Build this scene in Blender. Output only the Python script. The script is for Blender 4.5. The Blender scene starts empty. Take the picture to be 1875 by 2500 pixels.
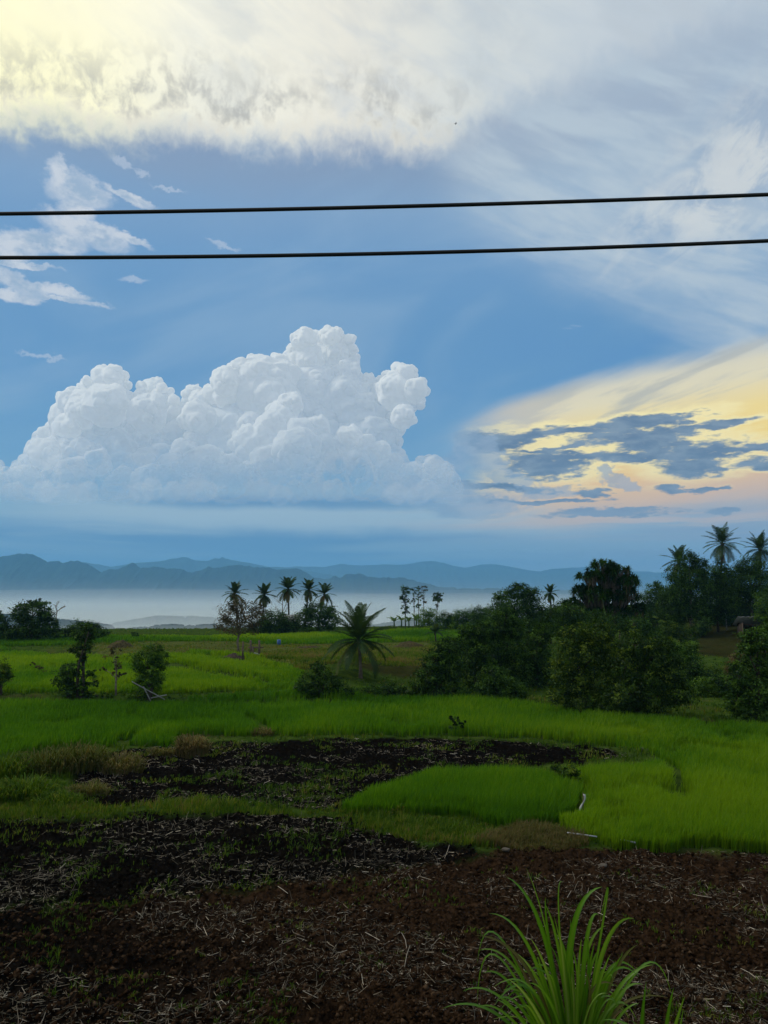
import bpy, bmesh, math, random, os
import numpy as np
from mathutils import Vector, Matrix

SC = bpy.context.scene
COL = SC.collection
R = math.radians
PI = math.pi
ONLY = os.environ.get("SCENE_ONLY", "")

# ------------------------------------------------------------------ camera
W, H_PX, F_PX, HORIZON = 1875.0, 2500.0, 1853.0, 1440.0
CAM_Z = 6.0
PITCH = math.atan((HORIZON - H_PX / 2) / F_PX)
CP, SP = math.cos(PITCH), math.sin(PITCH)


def ray(px, py):
    """Unit-depth direction (not normalised) of the photograph's pixel."""
    dx = (px - W / 2) / F_PX
    dz = (H_PX / 2 - py) / F_PX
    return np.array([dx, CP - SP * dz, SP + CP * dz])


def azel(px, py):
    d = ray(px, py)
    return (math.degrees(math.atan2(d[0], d[1])), math.degrees(math.atan2(d[2], math.hypot(d[0], d[1]))))


def at(px, py, y):
    """World point at forward distance y."""
    d = ray(px, py)
    k = y / d[1]
    return np.array([d[0] * k, y, CAM_Z + d[2] * k])


cam_data = bpy.data.cameras.new("camera")
cam = bpy.data.objects.new("camera", cam_data)
COL.objects.link(cam)
cam.location = (0, 0, CAM_Z)
cam.rotation_euler = (PI / 2 + PITCH, 0, 0)
cam_data.sensor_fit = 'VERTICAL'
cam_data.sensor_height = 24
cam_data.lens = 24 * F_PX / H_PX
cam_data.clip_start = 0.1
cam_data.clip_end = 80000
SC.camera = cam
SC.view_settings.view_transform = 'Standard'
SC.view_settings.look = 'None'
SC.view_settings.exposure = 0
SC.view_settings.gamma = 1
SC.render.engine = 'CYCLES'
SC.cycles.use_denoising = True
SC.cycles.max_bounces = 12
SC.cycles.diffuse_bounces = 8
SC.cycles.glossy_bounces = 2
SC.cycles.transmission_bounces = 4
SC.cycles.transparent_max_bounces = 80
SC.cycles.volume_bounces = 8
SC.cycles.caustics_reflective = False
SC.cycles.caustics_refractive = False


def lin(*c):
    """sRGB 0..255 -> linear"""
    o = []
    for v in c:
        v /= 255.0
        o.append(v / 12.92 if v <= 0.04045 else ((v + 0.055) / 1.055) ** 2.4)
    return tuple(o)


# ------------------------------------------------------------------ node helpers
class G:
    """Small expression builder on a node tree."""

    def __init__(self, nt):
        self.nt = nt

    def node(self, t, **kw):
        n = self.nt.nodes.new(t)
        for k, v in kw.items():
            setattr(n, k, v)
        return n

    def put(self, sock, v):
        if isinstance(v, E):
            v = v.s
        if isinstance(v, bpy.types.NodeSocket):
            self.nt.links.new(v, sock)
        elif isinstance(v, tuple) and len(v) == 3 and sock.type == 'RGBA':
            sock.default_value = (*v, 1)
        else:
            sock.default_value = v

    def math(self, op, *a, clamp=False):
        n = self.node('ShaderNodeMath', operation=op, use_clamp=clamp)
        for i, v in enumerate(a):
            self.put(n.inputs[i], v)
        return E(self, n.outputs[0])

    def ss(self, x, lo, hi, a=0.0, b=1.0, kind='SMOOTHSTEP'):
        n = self.node('ShaderNodeMapRange', interpolation_type=kind)
        for i, v in enumerate((x, lo, hi, a, b)):
            self.put(n.inputs[i], v)
        return E(self, n.outputs[0])

    def vec(self, x, y, z=0.0):
        n = self.node('ShaderNodeCombineXYZ')
        for i, v in enumerate((x, y, z)):
            self.put(n.inputs[i], v)
        return E(self, n.outputs[0])

    def noise(self, v, scale=1.0, detail=4.0, rough=0.55, dist=0.0, lac=2.0, color=False):
        n = self.node('ShaderNodeTexNoise')
        if v is not None:
            self.put(n.inputs['Vector'], v)
        n.inputs['Scale'].default_value = scale
        n.inputs['Detail'].default_value = detail
        n.inputs['Roughness'].default_value = rough
        n.inputs['Lacunarity'].default_value = lac
        n.inputs['Distortion'].default_value = dist
        return E(self, n.outputs[1 if color else 0])

    def mix(self, f, a, b, blend='MIX'):
        n = self.node('ShaderNodeMix', data_type='RGBA', blend_type=blend)
        self.put(n.inputs[0], f)
        self.put(n.inputs[6], a)
        self.put(n.inputs[7], b)
        return E(self, n.outputs[2])

    def ramp(self, f, stops, interp='EASE'):
        n = self.node('ShaderNodeValToRGB')
        cr = n.color_ramp
        cr.interpolation = interp
        while len(cr.elements) < len(stops):
            cr.elements.new(0.5)
        for e, (p, c) in zip(cr.elements, stops):
            e.position = p
            e.color = (*c, 1) if len(c) == 3 else c
        self.put(n.inputs[0], f)
        return E(self, n.outputs[0])

    def curve(self, x, pts, x0, x1, y0, y1):
        """Piecewise curve through pts (x,y)."""
        n = self.node('ShaderNodeFloatCurve')
        c = n.mapping.curves[0]
        q = [((px - x0) / (x1 - x0), (py - y0) / (y1 - y0)) for px, py in pts]
        while len(c.points) < len(q):
            c.points.new(0.5, 0.5)
        for p, (a, b) in zip(c.points, q):
            p.location = (a, b)
            p.handle_type = 'AUTO_CLAMPED'
        n.mapping.use_clip = False
        n.mapping.update()
        self.put(n.inputs['Value'], self.ss(x, x0, x1, kind='LINEAR'))
        o = E(self, n.outputs[0])
        return o * (y1 - y0) + y0


class E:
    def __init__(self, g, s):
        self.g, self.s = g, s

    def __add__(self, o): return self.g.math('ADD', self, o)
    __radd__ = __add__
    def __sub__(self, o): return self.g.math('SUBTRACT', self, o)
    def __rsub__(self, o): return self.g.math('SUBTRACT', o, self)
    def __mul__(self, o): return self.g.math('MULTIPLY', self, o)
    __rmul__ = __mul__
    def __truediv__(self, o): return self.g.math('DIVIDE', self, o)
    def __neg__(self): return self.g.math('MULTIPLY', self, -1.0)
    def max(self, o): return self.g.math('MAXIMUM', self, o)
    def min(self, o): return self.g.math('MINIMUM', self, o)
    def clamp(self): return self.g.math('ADD', self, 0.0, clamp=True)
    def pow(self, p): return self.g.math('POWER', self, p)
# ------------------------------------------------------------------ sky (world) and sun
SUN_AZ, SUN_EL = -76.0, 42.0        # behind the bright deck, ahead and to the left


def build_world():
    w = bpy.data.worlds.new("World")
    SC.world = w
    w.use_nodes = True
    nt = w.node_tree
    nt.nodes.clear()
    g = G(nt)
    out = g.node('ShaderNodeOutputWorld')
    bg = g.node('ShaderNodeBackground')
    STR = 0.1
    bg.inputs[1].default_value = STR
    nt.links.new(bg.outputs[0], out.inputs[0])
    K = 1.0 / STR

    def C(r, gg, b, k=1.0):
        return tuple(v * K * k for v in lin(r, gg, b))

    tc = g.node('ShaderNodeTexCoord')
    sep = g.node('ShaderNodeSeparateXYZ')
    nt.links.new(tc.outputs['Generated'], sep.inputs[0])
    x, y, z = (E(g, s) for s in sep.outputs)
    D = 180 / PI
    az = g.math('ARCTAN2', x, y) * D
    el = g.math('ARCSINE', z) * D

    sky = g.node('ShaderNodeTexSky', sky_type='NISHITA')
    sky.sun_disc = False
    sky.sun_elevation = R(SUN_EL)
    sky.sun_rotation = R(SUN_AZ)
    sky.altitude = 300
    sky.air_density = 1.0
    sky.dust_density = 1.5
    sky.ozone_density = 2.0
    nish = E(g, sky.outputs[0])

    # general wobble
    wob = g.noise(g.vec(az * 0.16, el * 0.3, 3.7), 1.0, 5, 0.55) - 0.5
    # ---- base blue gradient by elevation
    e0, e1 = -5.0, 60.0

    def ep(py):
        return (azel(937, py)[1] - e0) / (e1 - e0)
    stops = [(0.0, C(120, 158, 190)), (ep(1440), C(126, 166, 198)), (ep(1380), C(88, 144, 192)), (ep(1310), C(76, 132, 182)),
             (ep(1255), C(116, 164, 196)), (ep(1150), C(110, 162, 200)), (ep(960), C(100, 152, 198)), (ep(800), C(103, 152, 197)),
             (ep(640), C(113, 157, 200)), (ep(520), C(129, 163, 199)), (ep(430), C(138, 161, 190)), (ep(340), C(144, 160, 187)),
             (ep(100), C(178, 192, 208)), (1.0, C(190, 200, 212))]
    base = g.ramp(g.ss(el + wob * 1.5, e0, e1, kind='LINEAR'), stops, 'LINEAR')
    base = g.mix(0.12, base, nish)
    # soft diagonal veils in the open blue
    u = az * 0.86 - el * 0.5
    v = az * 0.5 + el * 0.86
    veil = g.noise(g.vec(az * 0.045 + el * 0.03, el * 0.16 - az * 0.055, 1.3), 1.0, 5, 0.5, 0.6)
    base = g.mix(g.ss(veil, 0.42, 0.75) * g.ss(el, 4, 12) * 0.5, base, C(150, 180, 208))
    base = g.mix(g.ss(veil, 0.5, 0.22) * g.ss(el, 6, 12) * g.ss(el, 24, 17) * 0.4, base, C(92, 142, 196))
    # right-hand side is paler and greyer near the horizon
    rt = g.ss(az, -4, 22)
    base = g.mix(rt * g.ss(el, 10.5, 5) * 0.62, base, C(172, 184, 198))
    # ---- low stratus streaks
    st = g.noise(g.vec(az * 0.035, el * 0.75 + wob * 0.5, 9.1), 1.0, 6, 0.55, 0.3)
    stm = g.ss(st, 0.46, 0.62)
    low = g.ss(el, 1.2, 3.0) * g.ss(el, 9.5, 6.0)
    base = g.mix(stm * low * 0.55, base, C(152, 182, 200))
    std = g.ss(st, 0.47, 0.36)
    base = g.mix(std * low * 0.5, base, C(96, 144, 186))
    # pale sheet under the cumulus
    a_, e_ = azel(800, 1262)
    sh = g.ss(g.math('ABSOLUTE', el - e_ + wob * 1.2 + (st - 0.5) * 1.6), 1.9, 0.25) * g.ss(az, -34, -19) * g.ss(az, 24, 10)
    base = g.mix(sh * 0.9, base, C(174, 196, 208))
    # dark flat base of the cumulus
    a2_, e2_ = azel(700, 1228)
    db = g.ss(g.math('ABSOLUTE', el - e2_ + wob * 0.8), 0.75, 0.1) * g.ss(az, -24, -12) * g.ss(az, 7, -2)
    base = g.mix(db * 0.75, base, C(94, 138, 180))
    # pink-grey bands low on the right
    pb = g.noise(g.vec(az * 0.05, el * 1.3 + wob, 21.0), 1.0, 5, 0.6)
    base = g.mix(g.ss(pb, 0.45, 0.62) * rt * g.ss(el, 3.2, 5.0) * g.ss(el, 9.5, 7) * 0.75, base, C(226, 198, 178))

    # ---- upper deck: bright layer whose lower edge crosses the picture
    edge_px = [(-2200, 330), (-900, 300), (-200, 300), (0, 302), (120, 306), (300, 322), (460, 318), (600, 352), (760, 362), (900, 350), (1060, 362), (1130, 330), (1250, 262), (1400, 190), (1560, 120), (1875, 0), (2300, -150)]
    ae = [azel(*p) for p in edge_px]
    ae[0] = (-75.0, ae[0][1] + 8)
    edge = g.curve(az, ae, -75.0, ae[-1][0], 15, 45)
    fib = g.noise(g.vec(az * 0.72 - el * 0.14, el * 0.62 + az * 0.16, 5.0), 1.0, 7, 0.62, 0.3)      # upright fibres
    big = g.noise(g.vec(az * 0.11 + el * 0.05, el * 0.16 - az * 0.02, 8.0), 1.0, 6, 0.55, 0.4)
    dd = el - edge + (fib - 0.5) * 2.6 + (big - 0.5) * 4.4
    deck = g.ss(dd, -1.5, 1.4)
    dcol = g.ramp(g.ss(az, -30, 30, kind='LINEAR'),
                  [(0.0, C(255, 247, 206, 1.2)), (0.10, C(255, 249, 214, 1.16)), (0.25, C(250, 247, 228, 1.06)), (0.45, C(240, 237, 224)), (0.62, C(224, 227, 222)), (0.8, C(204, 212, 218)), (1.0, C(190, 202, 214))], 'LINEAR')
    # glow where the sun hides behind the deck
    ga, ge = azel(20, 215)
    gd = ((az - ga) * (az - ga) * 0.016 + (el - ge) * (el - ge) * 0.030)
    glow = g.math('POWER', 2.718, -gd)
    dcol = g.mix(glow * 0.8, dcol, C(255, 251, 206, 1.08))
    # grey mottling inside the deck
    mot = g.ss(big, 0.46, 0.64)
    dcol = g.mix(mot * g.ss(az, -26, 6, 0.15, 0.45) * (1 - glow * 0.7), dcol, C(186, 194, 202))
    streak = g.noise(g.vec(az * 0.09 - el * 0.11, el * 0.5 + az * 0.22, 2.2), 1.0, 6, 0.55, 0.3)
    dcol = g.mix(g.ss(streak, 0.45, 0.7) * g.ss(az, -26, 2, 0.10, 0.42), dcol, C(198, 206, 214))
    # dark fibrous belly just above the lower edge, left part
    bel = g.ss(dd, 0.0, 1.6) * g.ss(dd, 6.2, 2.6) * g.ss(az, 12, 0)
    bm = g.ss(fib, 0.40, 0.66) * g.ss(big, 0.30, 0.52)
    dcol = g.mix(bel * bm * 0.66, dcol, C(168, 167, 163))
    # light rim
    dcol = g.mix(g.ss(dd, 0.0, 0.6) * g.ss(dd, 2.4, 0.9) * g.ss(fib, 0.38, 0.6) * g.ss(az, 9, 2) * 0.45, dcol, C(250, 244, 226))
    col = g.mix(deck, base, dcol)

    # thin bluish veil right of the deck edge, with streaks
    vm = g.ss(el - (25.5 - (az - 6) * 0.62) + (big - 0.5) * 6, -1.5, 6) * g.ss(az, 2, 8) * (1 - deck * 0.65)
    col = g.mix(vm * g.ss(streak, 0.34, 0.64) * 0.46 + vm * 0.42, col, C(190, 204, 214))

    # ---- bright ragged cloud at upper right
    pa, pe = azel(1840, 400)
    rx = (az - pa) * 0.92 + (el - pe) * 0.39
    ry = (el - pe) * 0.92 - (az - pa) * 0.39
    fr = g.noise(g.vec(az * 0.30, el * 0.42 - az * 0.12, 13.0), 1.0, 7, 0.62, 0.5)
    q = g.math('SQRT', rx * rx * 0.0085 + ry * ry * 0.075) + (fr - 0.5) * 1.3 + (big - 0.5) * 0.6
    pm = g.ss(q, 1.35, 0.05)
    pcol = g.mix(g.ss(fr, 0.42, 0.62), C(228, 228, 222), C(168, 182, 200))
    col = g.mix(pm * 0.66, col, pcol)

    # ---- small white clouds at the left, built from lobes
    fl = g.noise(g.vec(az * 0.42, el * 0.62, 31.0), 1.0, 7, 0.6, 0.2)
    fl2 = g.noise(g.vec(az * 1.5, el * 2.0, 37.0), 1.0, 5, 0.6, 0.2)
    wx = az + (fl - 0.5) * 2.2
    wy = el + (g.noise(g.vec(az * 0.4, el * 0.6, 77.0), 1.0, 6, 0.6) - 0.5) * 1.3 + (fl2 - 0.5) * 0.6

    def lobes(items, wx, wy, soft=0.55):
        m = None
        for (px, py, sx, sy, tilt) in items:
            a0, e0_ = azel(px, py)
            kx = math.cos(R(e0_)) * F_PX * PI / 180
            ky = F_PX * PI / 180
            c, s = math.cos(R(tilt)), math.sin(R(tilt))
            dx = (wx - a0) * (kx / 1.0)
            dy = (wy - e0_) * ky
            p = dx * (c / sx) + dy * (s / sx)
            r = dy * (c / sy) - dx * (s / sy)
            d = p * p + r * r
            m = d if m is None else m.min(d)
        return m

    wl = lobes([(140, 420, 22, 30, 0), (175, 455, 55, 34, 0), (215, 475, 55, 26, -10), (320, 480, 60, 10, -14), (185, 510, 34, 26, 0), (210, 565, 95, 28, -12), (310, 580, 60, 11, -12), (90, 592, 115, 30, 10), (10, 615, 70, 20, 5), (40, 645, 90, 7, 3), (50, 690, 60, 20, -18), (130, 706, 75, 13, -8), (40, 722, 60, 15, 0), (160, 734, 90, 6, 0), (40, 727, 60, 9, 0)], wx, wy)
    wm = g.ss(wl + (fl2 - 0.5) * 1.0, 1.5, 0.2)
    wcol = g.mix(g.ss(fl, 0.40, 0.60), C(208, 215, 224), C(160, 182, 206))
    wcol = g.mix(g.ss(wl, 0.1, 1.0) * 0.6, wcol, C(214, 220, 228))
    col = g.mix(wm * 0.95, col, wcol)
    # faint wisps
    ws = lobes([(545, 600, 36, 7, -14), (300, 398, 24, 7, -20), (348, 422, 18, 6, -20), (410, 462, 34, 5, -5), (330, 684, 30, 6, 0), (105, 871, 50, 5, 0)], az + (fl - 0.5) * 1.2, el + (fl2 - 0.5) * 1.4)
    col = g.mix(g.ss(ws + (fl2 - 0.5) * 1.6, 1.6, 0.1) * 0.5, col, C(196, 207, 222))
    wi = g.noise(g.vec(az * 0.25, el * 1.1 + az * 0.1, 51.0), 1.0, 6, 0.6)
    col = g.mix(g.ss(wi, 0.66, 0.8) * g.ss(el, 9, 15) * g.ss(el, 24, 20) * 0.5, col, C(196, 206, 222))

    # ---- the yellow window on the right
    tip = azel(1120, 1045)
    lo_px = [(1120, 1045), (1190, 1010), (1300, 972), (1480, 920), (1660, 880), (1875, 842), (2400, 790)]
    le = [azel(*p) for p in lo_px]
    le[0] = (le[0][0], le[0][1])
    top = g.curve(az, le, le[0][0], le[-1][0], 8, 22)
    wf = g.noise(g.vec(az * 0.10 - el * 0.02, el * 0.55 - az * 0.16, 61.0), 1.0, 6, 0.55, 0.3)
    tedge = g.ss(top - el + (wf - 0.5) * 1.6 + (big - 0.5) * 1.0, -1.0, 0.8)
    bot = g.ss(el + (wf - 0.5) * 2.5, azel(1700, 1315)[1], azel(1700, 1195)[1])
    left = g.ss(az + (wf - 0.5) * 5, tip[0] - 1.5, tip[0] + 7.0)
    win = tedge * bot * left * g.ss(az, 60, 34)
    be0, be1 = azel(1700, 1290)[1], azel(1700, 860)[1]
    wcol2 = g.ramp(g.ss(el + (wf - 0.5) * 1.8 - (az - 18) * 0.10, be0, be1, kind='LINEAR'),
                   [(0.0, C(190, 186, 186)), (0.16, C(232, 196, 160)), (0.30, C(252, 208, 140)), (0.44, C(255, 222, 116, 1.08)), (0.60, C(255, 228, 140, 1.02)),
                    (0.76, C(240, 228, 188)), (0.9, C(224, 218, 196)), (1.0, C(240, 232, 208))], 'LINEAR')
    gs = g.ss(wf, 0.44, 0.60) * g.ss(el - (az - 18) * 0.12, azel(1700, 1040)[1], azel(1700, 980)[1])
    wcol2 = g.mix(gs * 0.62, wcol2, C(172, 176, 174))
    # fade toward cream at the left tip
    wcol2 = g.mix(g.ss(az, 16, 6) * 0.55, wcol2, C(238, 218, 188))
    col = g.mix(win, col, wcol2)

    # ---- dark flat clouds across the window
    dn = g.noise(g.vec(az * 0.34, el * 1.0, 71.0), 1.0, 7, 0.6, 0.2)
    dn2 = g.noise(g.vec(az * 0.8, el * 2.8, 73.0), 1.0, 6, 0.62)
    dx_ = az + (dn - 0.5) * 3.4 + (dn2 - 0.5) * 1.6
    dy_ = el + (g.noise(g.vec(az * 0.3, el * 0.9, 79.0), 1.0, 6, 0.6) - 0.5) * 1.5
    dk = lobes([(1545, 1035, 150, 17, 4), (1640, 1022, 60, 18, 0), (1400, 1048, 110, 13, 6), (1270, 1068, 85, 15, 12), (1560, 1066, 150, 22, 0), (1600, 1085, 85, 26, 0),
                (1720, 1040, 120, 9, 6), (1210, 1078, 70, 28, 0), (1360, 1092, 130, 6, 3), (1330, 1132, 110, 38, 0), (1440, 1118, 110, 10, 6), (1560, 1112, 130, 12, 3), (1700, 1108, 110, 26, 3), (1690, 1140, 80, 28, -4), (1830, 1092, 90, 11, 0),
                (1890, 1128, 80, 14, 0), (1640, 1196, 42, 9, 0), (1440, 1202, 46, 14, 0), (1730, 1198, 46, 4, 0), (1480, 1252, 150, 11, 0), (1330, 1225, 150, 6, 0), (1770, 1246, 36, 9, 0), (1220, 1190, 120, 10, -6)], dx_, dy_)
    rim = g.ss(dk + (dn2 - 0.5) * 2.0, 3.2, 1.2) * win * g.ss(el, azel(1500, 1215)[1], azel(1500, 1150)[1])
    col = g.mix(rim * 0.85, col, C(255, 238, 170, 1.1))
    dm = g.ss(dk + (dn2 - 0.5) * 3.4, 1.35, 0.4)
    dcl = g.mix(g.ss(dn, 0.38, 0.62), C(92, 118, 150), C(126, 146, 168))
    dcl = g.mix(g.ss(el, azel(1500, 1180)[1], azel(1500, 1250)[1]) * 0.6, dcl, C(150, 166, 186))
    col = g.mix(dm * 0.96, col, dcl)
    # ---- grey-blue puffs in front of the window
    pf = lobes([(1165, 1085, 48, 40, 0), (1185, 1120, 60, 32, -20), (1130, 1100, 30, 36, 0), (1482, 1148, 16, 20, 0), (1500, 1172, 36, 17, -10), (1538, 1186, 26, 14, -15), (1250, 1170, 60, 22, -20), (1340, 1205, 70, 18, 0), (1100, 1140, 40, 30, 0), (1160, 1235, 120, 30, 0), (1050, 1200, 120, 40, 0)], az + (fl2 - 0.5) * 1.6 + (fl - 0.5) * 2.4, el + (dn2 - 0.5) * 0.9 + (dn - 0.5) * 1.2 + (fl2 - 0.5) * 0.9)
    pfm = g.ss(pf + (fl2 - 0.5) * 1.2, 1.35, 0.45)
    col = g.mix(pfm * 0.66, col, g.mix(g.ss(fl, 0.40, 0.60), C(156, 176, 198), C(132, 160, 190)))

    # ---- the half of the sky behind the camera: plain grey overcast
    back = g.ss(y, 0.25, -0.35)
    col = g.mix(back * 0.85, col, C(206, 217, 230))
    g.put(bg.inputs[0], col)
    w.cycles.sampling_method = 'MANUAL'
    w.cycles.sample_map_resolution = 1024


build_world()

sun_data = bpy.data.lights.new("sun", 'SUN')
sun = bpy.data.objects.new("sun", sun_data)
COL.objects.link(sun)
sun_data.energy = 1.5
sun_data.angle = R(14)
sun_data.color = (1.0, 0.93, 0.80)
sd = Vector((math.sin(R(SUN_AZ)) * math.cos(R(SUN_EL)), math.cos(R(SUN_AZ)) * math.cos(R(SUN_EL)), math.sin(R(SUN_EL))))
sun.rotation_euler = sd.to_track_quat('Z', 'Y').to_euler()
sun.location = (0, 0, 60)
# ------------------------------------------------------------------ numpy noise + mesh helpers
def _h(ix, iy, iz, seed):
    n = (ix.astype(np.int64) * 374761393 + iy.astype(np.int64) * 668265263 + iz.astype(np.int64) * 2147483647 + seed * 974634777) & 0xFFFFFFFF
    n = ((n ^ (n >> 13)) * 1274126177) & 0xFFFFFFFF
    n = (n ^ (n >> 16)) & 0xFFFFFFFF
    return n.astype(np.float64) / 4294967295.0


def vnoise(x, y, z=None, seed=0):
    x = np.asarray(x, float)
    y = np.asarray(y, float)
    x, y = np.broadcast_arrays(x, y)
    xi, yi = np.floor(x), np.floor(y)
    fx, fy = x - xi, y - yi
    fx = fx * fx * (3 - 2 * fx)
    fy = fy * fy * (3 - 2 * fy)
    if z is None:
        zi = np.zeros_like(xi)
        a = _h(xi, yi, zi, seed); b = _h(xi + 1, yi, zi, seed)
        c = _h(xi, yi + 1, zi, seed); d = _h(xi + 1, yi + 1, zi, seed)
        return (a * (1 - fx) + b * fx) * (1 - fy) + (c * (1 - fx) + d * fx) * fy
    z = np.broadcast_to(np.asarray(z, float), x.shape)
    zi = np.floor(z)
    fz = z - zi
    fz = fz * fz * (3 - 2 * fz)

    def pl(k):
        a = _h(xi, yi, zi + k, seed); b = _h(xi + 1, yi, zi + k, seed)
        c = _h(xi, yi + 1, zi + k, seed); d = _h(xi + 1, yi + 1, zi + k, seed)
        return (a * (1 - fx) + b * fx) * (1 - fy) + (c * (1 - fx) + d * fx) * fy
    return pl(0) * (1 - fz) + pl(1) * fz


def fbm(x, y, z=None, oct=4, seed=0, rough=0.5):
    s, a, t = 0.0, 1.0, 0.0
    k = 1.0
    for i in range(oct):
        s = s + a * vnoise(np.asarray(x) * k + i * 17.3, np.asarray(y) * k - i * 9.1, None if z is None else np.asarray(z) * k + i * 4.7, seed + i)
        t += a
        a *= rough
        k *= 2.03
    return s / t


def sstep(x, a, b):
    t = np.clip((x - a) / (b - a), 0, 1)
    return t * t * (3 - 2 * t)


def in_poly(px, py, poly):
    px = np.asarray(px); py = np.asarray(py)
    r = np.zeros(px.shape, bool)
    n = len(poly)
    for i in range(n):
        x1, y1 = poly[i]; x2, y2 = poly[(i + 1) % n]
        if y1 == y2:
            continue
        c = ((y1 > py) != (y2 > py)) & (px < (x2 - x1) * (py - y1) / (y2 - y1) + x1)
        r ^= c
    return r


def poly_dist(px, py, poly, closed=True):
    """Unsigned distance to the poly-line."""
    d = np.full(np.shape(px), 1e9)
    n = len(poly)
    for i in range(n if closed else n - 1):
        x1, y1 = poly[i]; x2, y2 = poly[(i + 1) % n]
        vx, vy = x2 - x1, y2 - y1
        L = vx * vx + vy * vy + 1e-12
        t = np.clip(((px - x1) * vx + (py - y1) * vy) / L, 0, 1)
        d = np.minimum(d, np.hypot(px - x1 - t * vx, py - y1 - t * vy))
    return d


def mesh_np(name, verts, faces, mat=None, parent=None, smooth=False, attrs=None):
    """faces: (n,3) or (n,4) int array, or list of such arrays."""
    me = bpy.data.meshes.new(name)
    verts = np.asarray(verts, np.float32)
    if isinstance(faces, np.ndarray):
        faces = [faces]
    faces = [np.asarray(f, np.int32) for f in faces if len(f)]
    nl = sum(f.size for f in faces)
    nf = sum(len(f) for f in faces)
    me.vertices.add(len(verts))
    me.vertices.foreach_set('co', verts.ravel())
    me.loops.add(nl)
    me.loops.foreach_set('vertex_index', np.concatenate([f.ravel() for f in faces]))
    me.polygons.add(nf)
    tot = np.concatenate([np.full(len(f), f.shape[1], np.int32) for f in faces])
    st = np.concatenate([[0], np.cumsum(tot)[:-1]]).astype(np.int32)
    me.polygons.foreach_set('loop_start', st)
    me.polygons.foreach_set('loop_total', tot)
    if smooth:
        me.polygons.foreach_set('use_smooth', np.ones(nf, bool))
    for k, v in (attrs or {}).items():
        v = np.asarray(v, np.float32)
        if v.ndim == 1:
            a = me.attributes.new(k, 'FLOAT', 'POINT')
            a.data.foreach_set('value', v)
        else:
            a = me.attributes.new(k, 'FLOAT_COLOR', 'POINT')
            a.data.foreach_set('color', np.ascontiguousarray(v).ravel())
    me.update(calc_edges=True)
    me.validate()
    if mat is not None:
        me.materials.append(mat)
    o = bpy.data.objects.new(name, me)
    COL.objects.link(o)
    if parent is not None:
        o.parent = parent
    return o


class MB:
    """Collects polygons."""

    def __init__(self):
        self.v, self.q, self.t, self.n = [], [], [], 0
        self.a = []

    def add(self, v, quads=None, tris=None, a=None):
        v = np.asarray(v, float).reshape(-1, 3)
        if quads is not None and len(quads):
            self.q.append(np.asarray(quads, np.int64).reshape(-1, 4) + self.n)
        if tris is not None and len(tris):
            self.t.append(np.asarray(tris, np.int64).reshape(-1, 3) + self.n)
        self.v.append(v)
        self.a.append(np.zeros(len(v)) if a is None else np.broadcast_to(np.asarray(a, float), (len(v),)))
        self.n += len(v)

    def tube(self, pts, rad, sides=6, cap=True, a=0.0):
        pts = [np.asarray(p, float) for p in pts]
        n = len(pts)
        if not hasattr(rad, '__len__'):
            rad = [rad] * n
        vs = []
        ref = np.array([0.31, 0.17, 0.93])
        for i, p in enumerate(pts):
            d = pts[min(i + 1, n - 1)] - pts[max(i - 1, 0)]
            d = d / (np.linalg.norm(d) + 1e-9)
            r = ref if abs(d @ ref) < 0.95 else np.array([1.0, 0, 0])
            u = np.cross(d, r); u /= np.linalg.norm(u)
            w = np.cross(d, u)
            for k in range(sides):
                t = 2 * PI * k / sides
                vs.append(p + rad[i] * (math.cos(t) * u + math.sin(t) * w))
        q = []
        for i in range(n - 1):
            for k in range(sides):
                k2 = (k + 1) % sides
                q.append((i * sides + k, i * sides + k2, (i + 1) * sides + k2, (i + 1) * sides + k))
        tr = []
        if cap:
            vs.append(pts[0]); vs.append(pts[-1])
            c0, c1 = len(vs) - 2, len(vs) - 1
            for k in range(sides):
                k2 = (k + 1) % sides
                tr.append((c0, k2, k))
                tr.append((c1, (n - 1) * sides + k, (n - 1) * sides + k2))
        self.add(vs, q, tr, a)

    def box(self, c, s, rz=0.0, tilt=None, a=0.0):
        c = np.asarray(c, float)
        s = np.asarray(s, float) / 2
        v = np.array([(i, j, k) for i in (-1, 1) for j in (-1, 1) for k in (-1, 1)], float) * s
        m = Matrix.Rotation(rz, 3, 'Z')
        if tilt is not None:
            m = m @ Matrix.Rotation(tilt[0], 3, 'X') @ Matrix.Rotation(tilt[1], 3, 'Y')
        v = v @ np.array(m).T + c
        self.add(v, [(0, 1, 3, 2), (4, 6, 7, 5), (0, 4, 5, 1), (2, 3, 7, 6), (0, 2, 6, 4), (1, 5, 7, 3)], None, a)

    def build(self, name, mat=None, parent=None, smooth=False, attr='tint', origin=None):
        v = np.concatenate(self.v) if self.v else np.zeros((0, 3))
        if origin is not None:
            v = v - np.asarray(origin)
        f = []
        if self.q:
            f.append(np.concatenate(self.q))
        if self.t:
            f.append(np.concatenate(self.t))
        return mesh_np(name, v, f, mat, parent, smooth, {attr: np.concatenate(self.a)} if attr else None)


def tag(o, label=None, cat=None, group=None, kind=None):
    if label: o['label'] = label
    if cat: o['category'] = cat
    if group: o['group'] = group
    if kind: o['kind'] = kind
    return o


def thing(name, loc, label, cat, group=None, rz=0.0):
    o = bpy.data.objects.new(name, None)
    COL.objects.link(o)
    o.location = loc
    o.rotation_euler = (0, 0, rz)
    o.empty_display_size = 0.3
    return tag(o, label, cat, group)


def mat_new(name):
    m = bpy.data.materials.new(name)
    m.use_nodes = True
    nt = m.node_tree
    nt.nodes.clear()
    return m, G(nt), nt


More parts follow.
